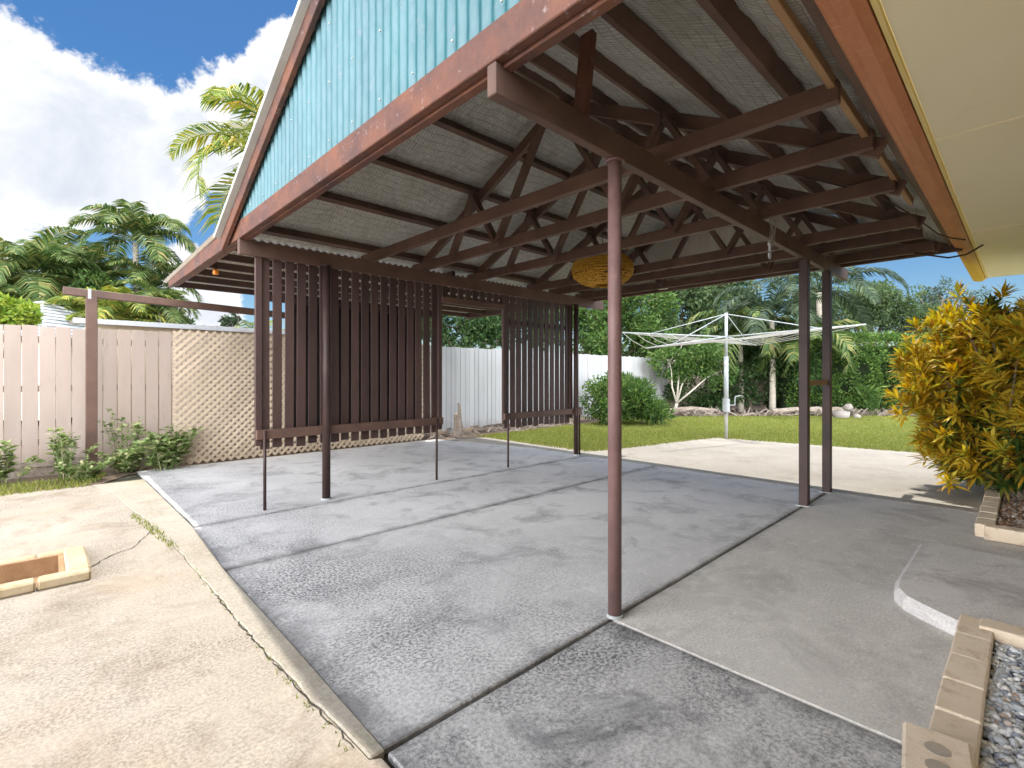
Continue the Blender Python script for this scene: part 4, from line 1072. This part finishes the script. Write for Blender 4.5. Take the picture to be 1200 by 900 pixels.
# ------------------------------------------------------------ world, sun, camera
SUNV = Vector((.112,.26,1)).normalized()
w = bpy.data.worlds.new('World'); scn.world = w; w.use_nodes = True
nt = w.node_tree; nn = nt.nodes; ll_ = nt.links; bg = nn['Background']
sky = nn.new('ShaderNodeTexSky'); sky.sky_type = 'NISHITA'; sky.sun_disc = False
sky.sun_elevation = math.asin(SUNV.z); sky.sun_rotation = math.atan2(SUNV.x, SUNV.y)
sky.air_density = 1.0; sky.dust_density = .3; sky.ozone_density = 2.5
tc = nn.new('ShaderNodeTexCoord')
def wm(op, a, b=0.0, c=None):
    n = nn.new('ShaderNodeMath'); n.operation = op
    for i, v in enumerate((a, b, c)):
        if v is None: continue
        if isinstance(v, bpy.types.NodeSocket): ll_.new(v, n.inputs[i])
        else: n.inputs[i].default_value = v
    return n.outputs[0]
def wn(scale, detail, rough, dist=0, loc=(0,0,0)):
    mp = nn.new('ShaderNodeMapping'); ll_.new(tc.outputs['Generated'], mp.inputs[0]); mp.inputs['Location'].default_value = loc; mp.inputs['Scale'].default_value = (1,1,1.35)
    n = nn.new('ShaderNodeTexNoise'); n.inputs['Scale'].default_value = scale; n.inputs['Detail'].default_value = detail
    n.inputs['Roughness'].default_value = rough; n.inputs['Distortion'].default_value = dist; ll_.new(mp.outputs[0], n.inputs['Vector']); return n.outputs[0]
def rng(v, a, b, c=0.0, d=1.0, smooth=True):
    n = nn.new('ShaderNodeMapRange'); n.clamp = True; n.interpolation_type = 'SMOOTHSTEP' if smooth else 'LINEAR'
    ll_.new(v, n.inputs[0]); n.inputs[1].default_value = a; n.inputs[2].default_value = b; n.inputs[3].default_value = c; n.inputs[4].default_value = d; return n.outputs[0]
def blob(px, py, r):
    v = (at(px, py, 1.0)-Vector((0,0,1.2))).normalized()
    n = nn.new('ShaderNodeVectorMath'); n.operation = 'DISTANCE'; ll_.new(tc.outputs['Generated'], n.inputs[0]); n.inputs[1].default_value = v
    return wm('SUBTRACT', 1.0, wm('DIVIDE', n.outputs['Value'], r))
bl = None
for b_ in ((45,140,.12),(100,140,.10),(160,170,.12),(230,165,.09),(20,185,.11),(120,195,.10),(-80,150,.18),(290,125,.08),(330,90,.06),(350,65,.05),(190,205,.05),(70,225,.07),(225,322,.05),(245,360,.06),(-250,200,.25),(400,80,.08)):
    o_ = blob(*b_); bl = o_ if bl is None else wm('MAXIMUM', bl, o_)
fb1 = wn(6.5, 10, .66, .15); fb2 = wn(2.1, 6, .55, 0, (3,1,2))
dens = wm('ADD', wm('MAXIMUM', bl, -.6), wm('MULTIPLY', wm('SUBTRACT', fb1, .5), 1.9))
# unseen fill-light cloud added behind the camera, none where the picture's blue is
fwd = nn.new('ShaderNodeVectorMath'); fwd.operation = 'DOT_PRODUCT'; ll_.new(tc.outputs['Generated'], fwd.inputs[0]); fwd.inputs[1].default_value = (.692,.722,0)
sx = nn.new('ShaderNodeSeparateXYZ'); ll_.new(tc.outputs['Generated'], sx.inputs[0])
lowband = rng(sx.outputs[2], .75, .25, 0, 1)
bright = wm('ADD', rng(fwd.outputs['Value'], .1, -.3, .34, .9), wm('MULTIPLY', rng(fwd.outputs['Value'], .0, -.35), wm('MULTIPLY', lowband, 2.7)))  # low sky behind the camera boosted to lift the shade under the roof
beh = wm('MULTIPLY', rng(fwd.outputs['Value'], .15, -.2), rng(fb2, .30, .45))
mask = wm('MAXIMUM', rng(dens, -.02, .16), wm('MULTIPLY', beh, .95))
shade = wn(4.2, 8, .6, .3, (.03,.02,-.07))
sx = nn.new('ShaderNodeSeparateXYZ'); ll_.new(tc.outputs['Generated'], sx.inputs[0])
deep = wm('MULTIPLY', rng(dens, .12, .60), rng(shade, .40, .66, .15, 1))
cm = nn.new('ShaderNodeMix'); cm.data_type = 'RGBA'; ll_.new(deep, cm.inputs[0])
CLOUD = 9.5
cm.inputs[6].default_value = (CLOUD*.92, CLOUD*.93, CLOUD*.95, 1); cm.inputs[7].default_value = (CLOUD*.62, CLOUD*.67, CLOUD*.75, 1)
hsv = nn.new('ShaderNodeHueSaturation'); ll_.new(sky.outputs[0], hsv.inputs['Color']); hsv.inputs['Saturation'].default_value = 1.3; ll_.new(wm('MULTIPLY', bright, .95), hsv.inputs['Value'])
fm = nn.new('ShaderNodeMix'); fm.data_type = 'RGBA'; ll_.new(mask, fm.inputs[0]); ll_.new(hsv.outputs[0], fm.inputs[6]); hc2 = nn.new('ShaderNodeHueSaturation'); ll_.new(cm.outputs[2], hc2.inputs['Color']); ll_.new(bright, hc2.inputs['Value']); ll_.new(hc2.outputs[0], fm.inputs[7])
ll_.new(fm.outputs[2], bg.inputs[0]); bg.inputs[1].default_value = .15

sd = bpy.data.lights.new('sun', 'SUN'); sd.energy = 2.0; sd.angle = R(.55); sd.color = (1,.95,.87)
so = bpy.data.objects.new('sun', sd); C.objects.link(so); so.rotation_euler = SUNV.to_track_quat('Z', 'Y').to_euler(); so.location = (0,0,20)

cam = bpy.data.cameras.new('camera'); co = bpy.data.objects.new('camera', cam); C.objects.link(co); scn.camera = co
cam.sensor_width = 36; cam.lens = 36*F/1200; cam.shift_y = -10/1200; cam.clip_end = 600; cam.clip_start = .05
co.location = (0,0,1.2); co.rotation_euler = (R(90), 0, math.atan2(-SQ[0], SQ[1]))
scn.render.engine = 'CYCLES'
scn.cycles.max_bounces = 8; scn.cycles.diffuse_bounces = 5; scn.cycles.transparent_max_bounces = 4
scn.view_settings.view_transform = 'Standard'; scn.view_settings.look = 'None'; scn.view_settings.gamma = 1
scn.view_settings.exposure = 1.32
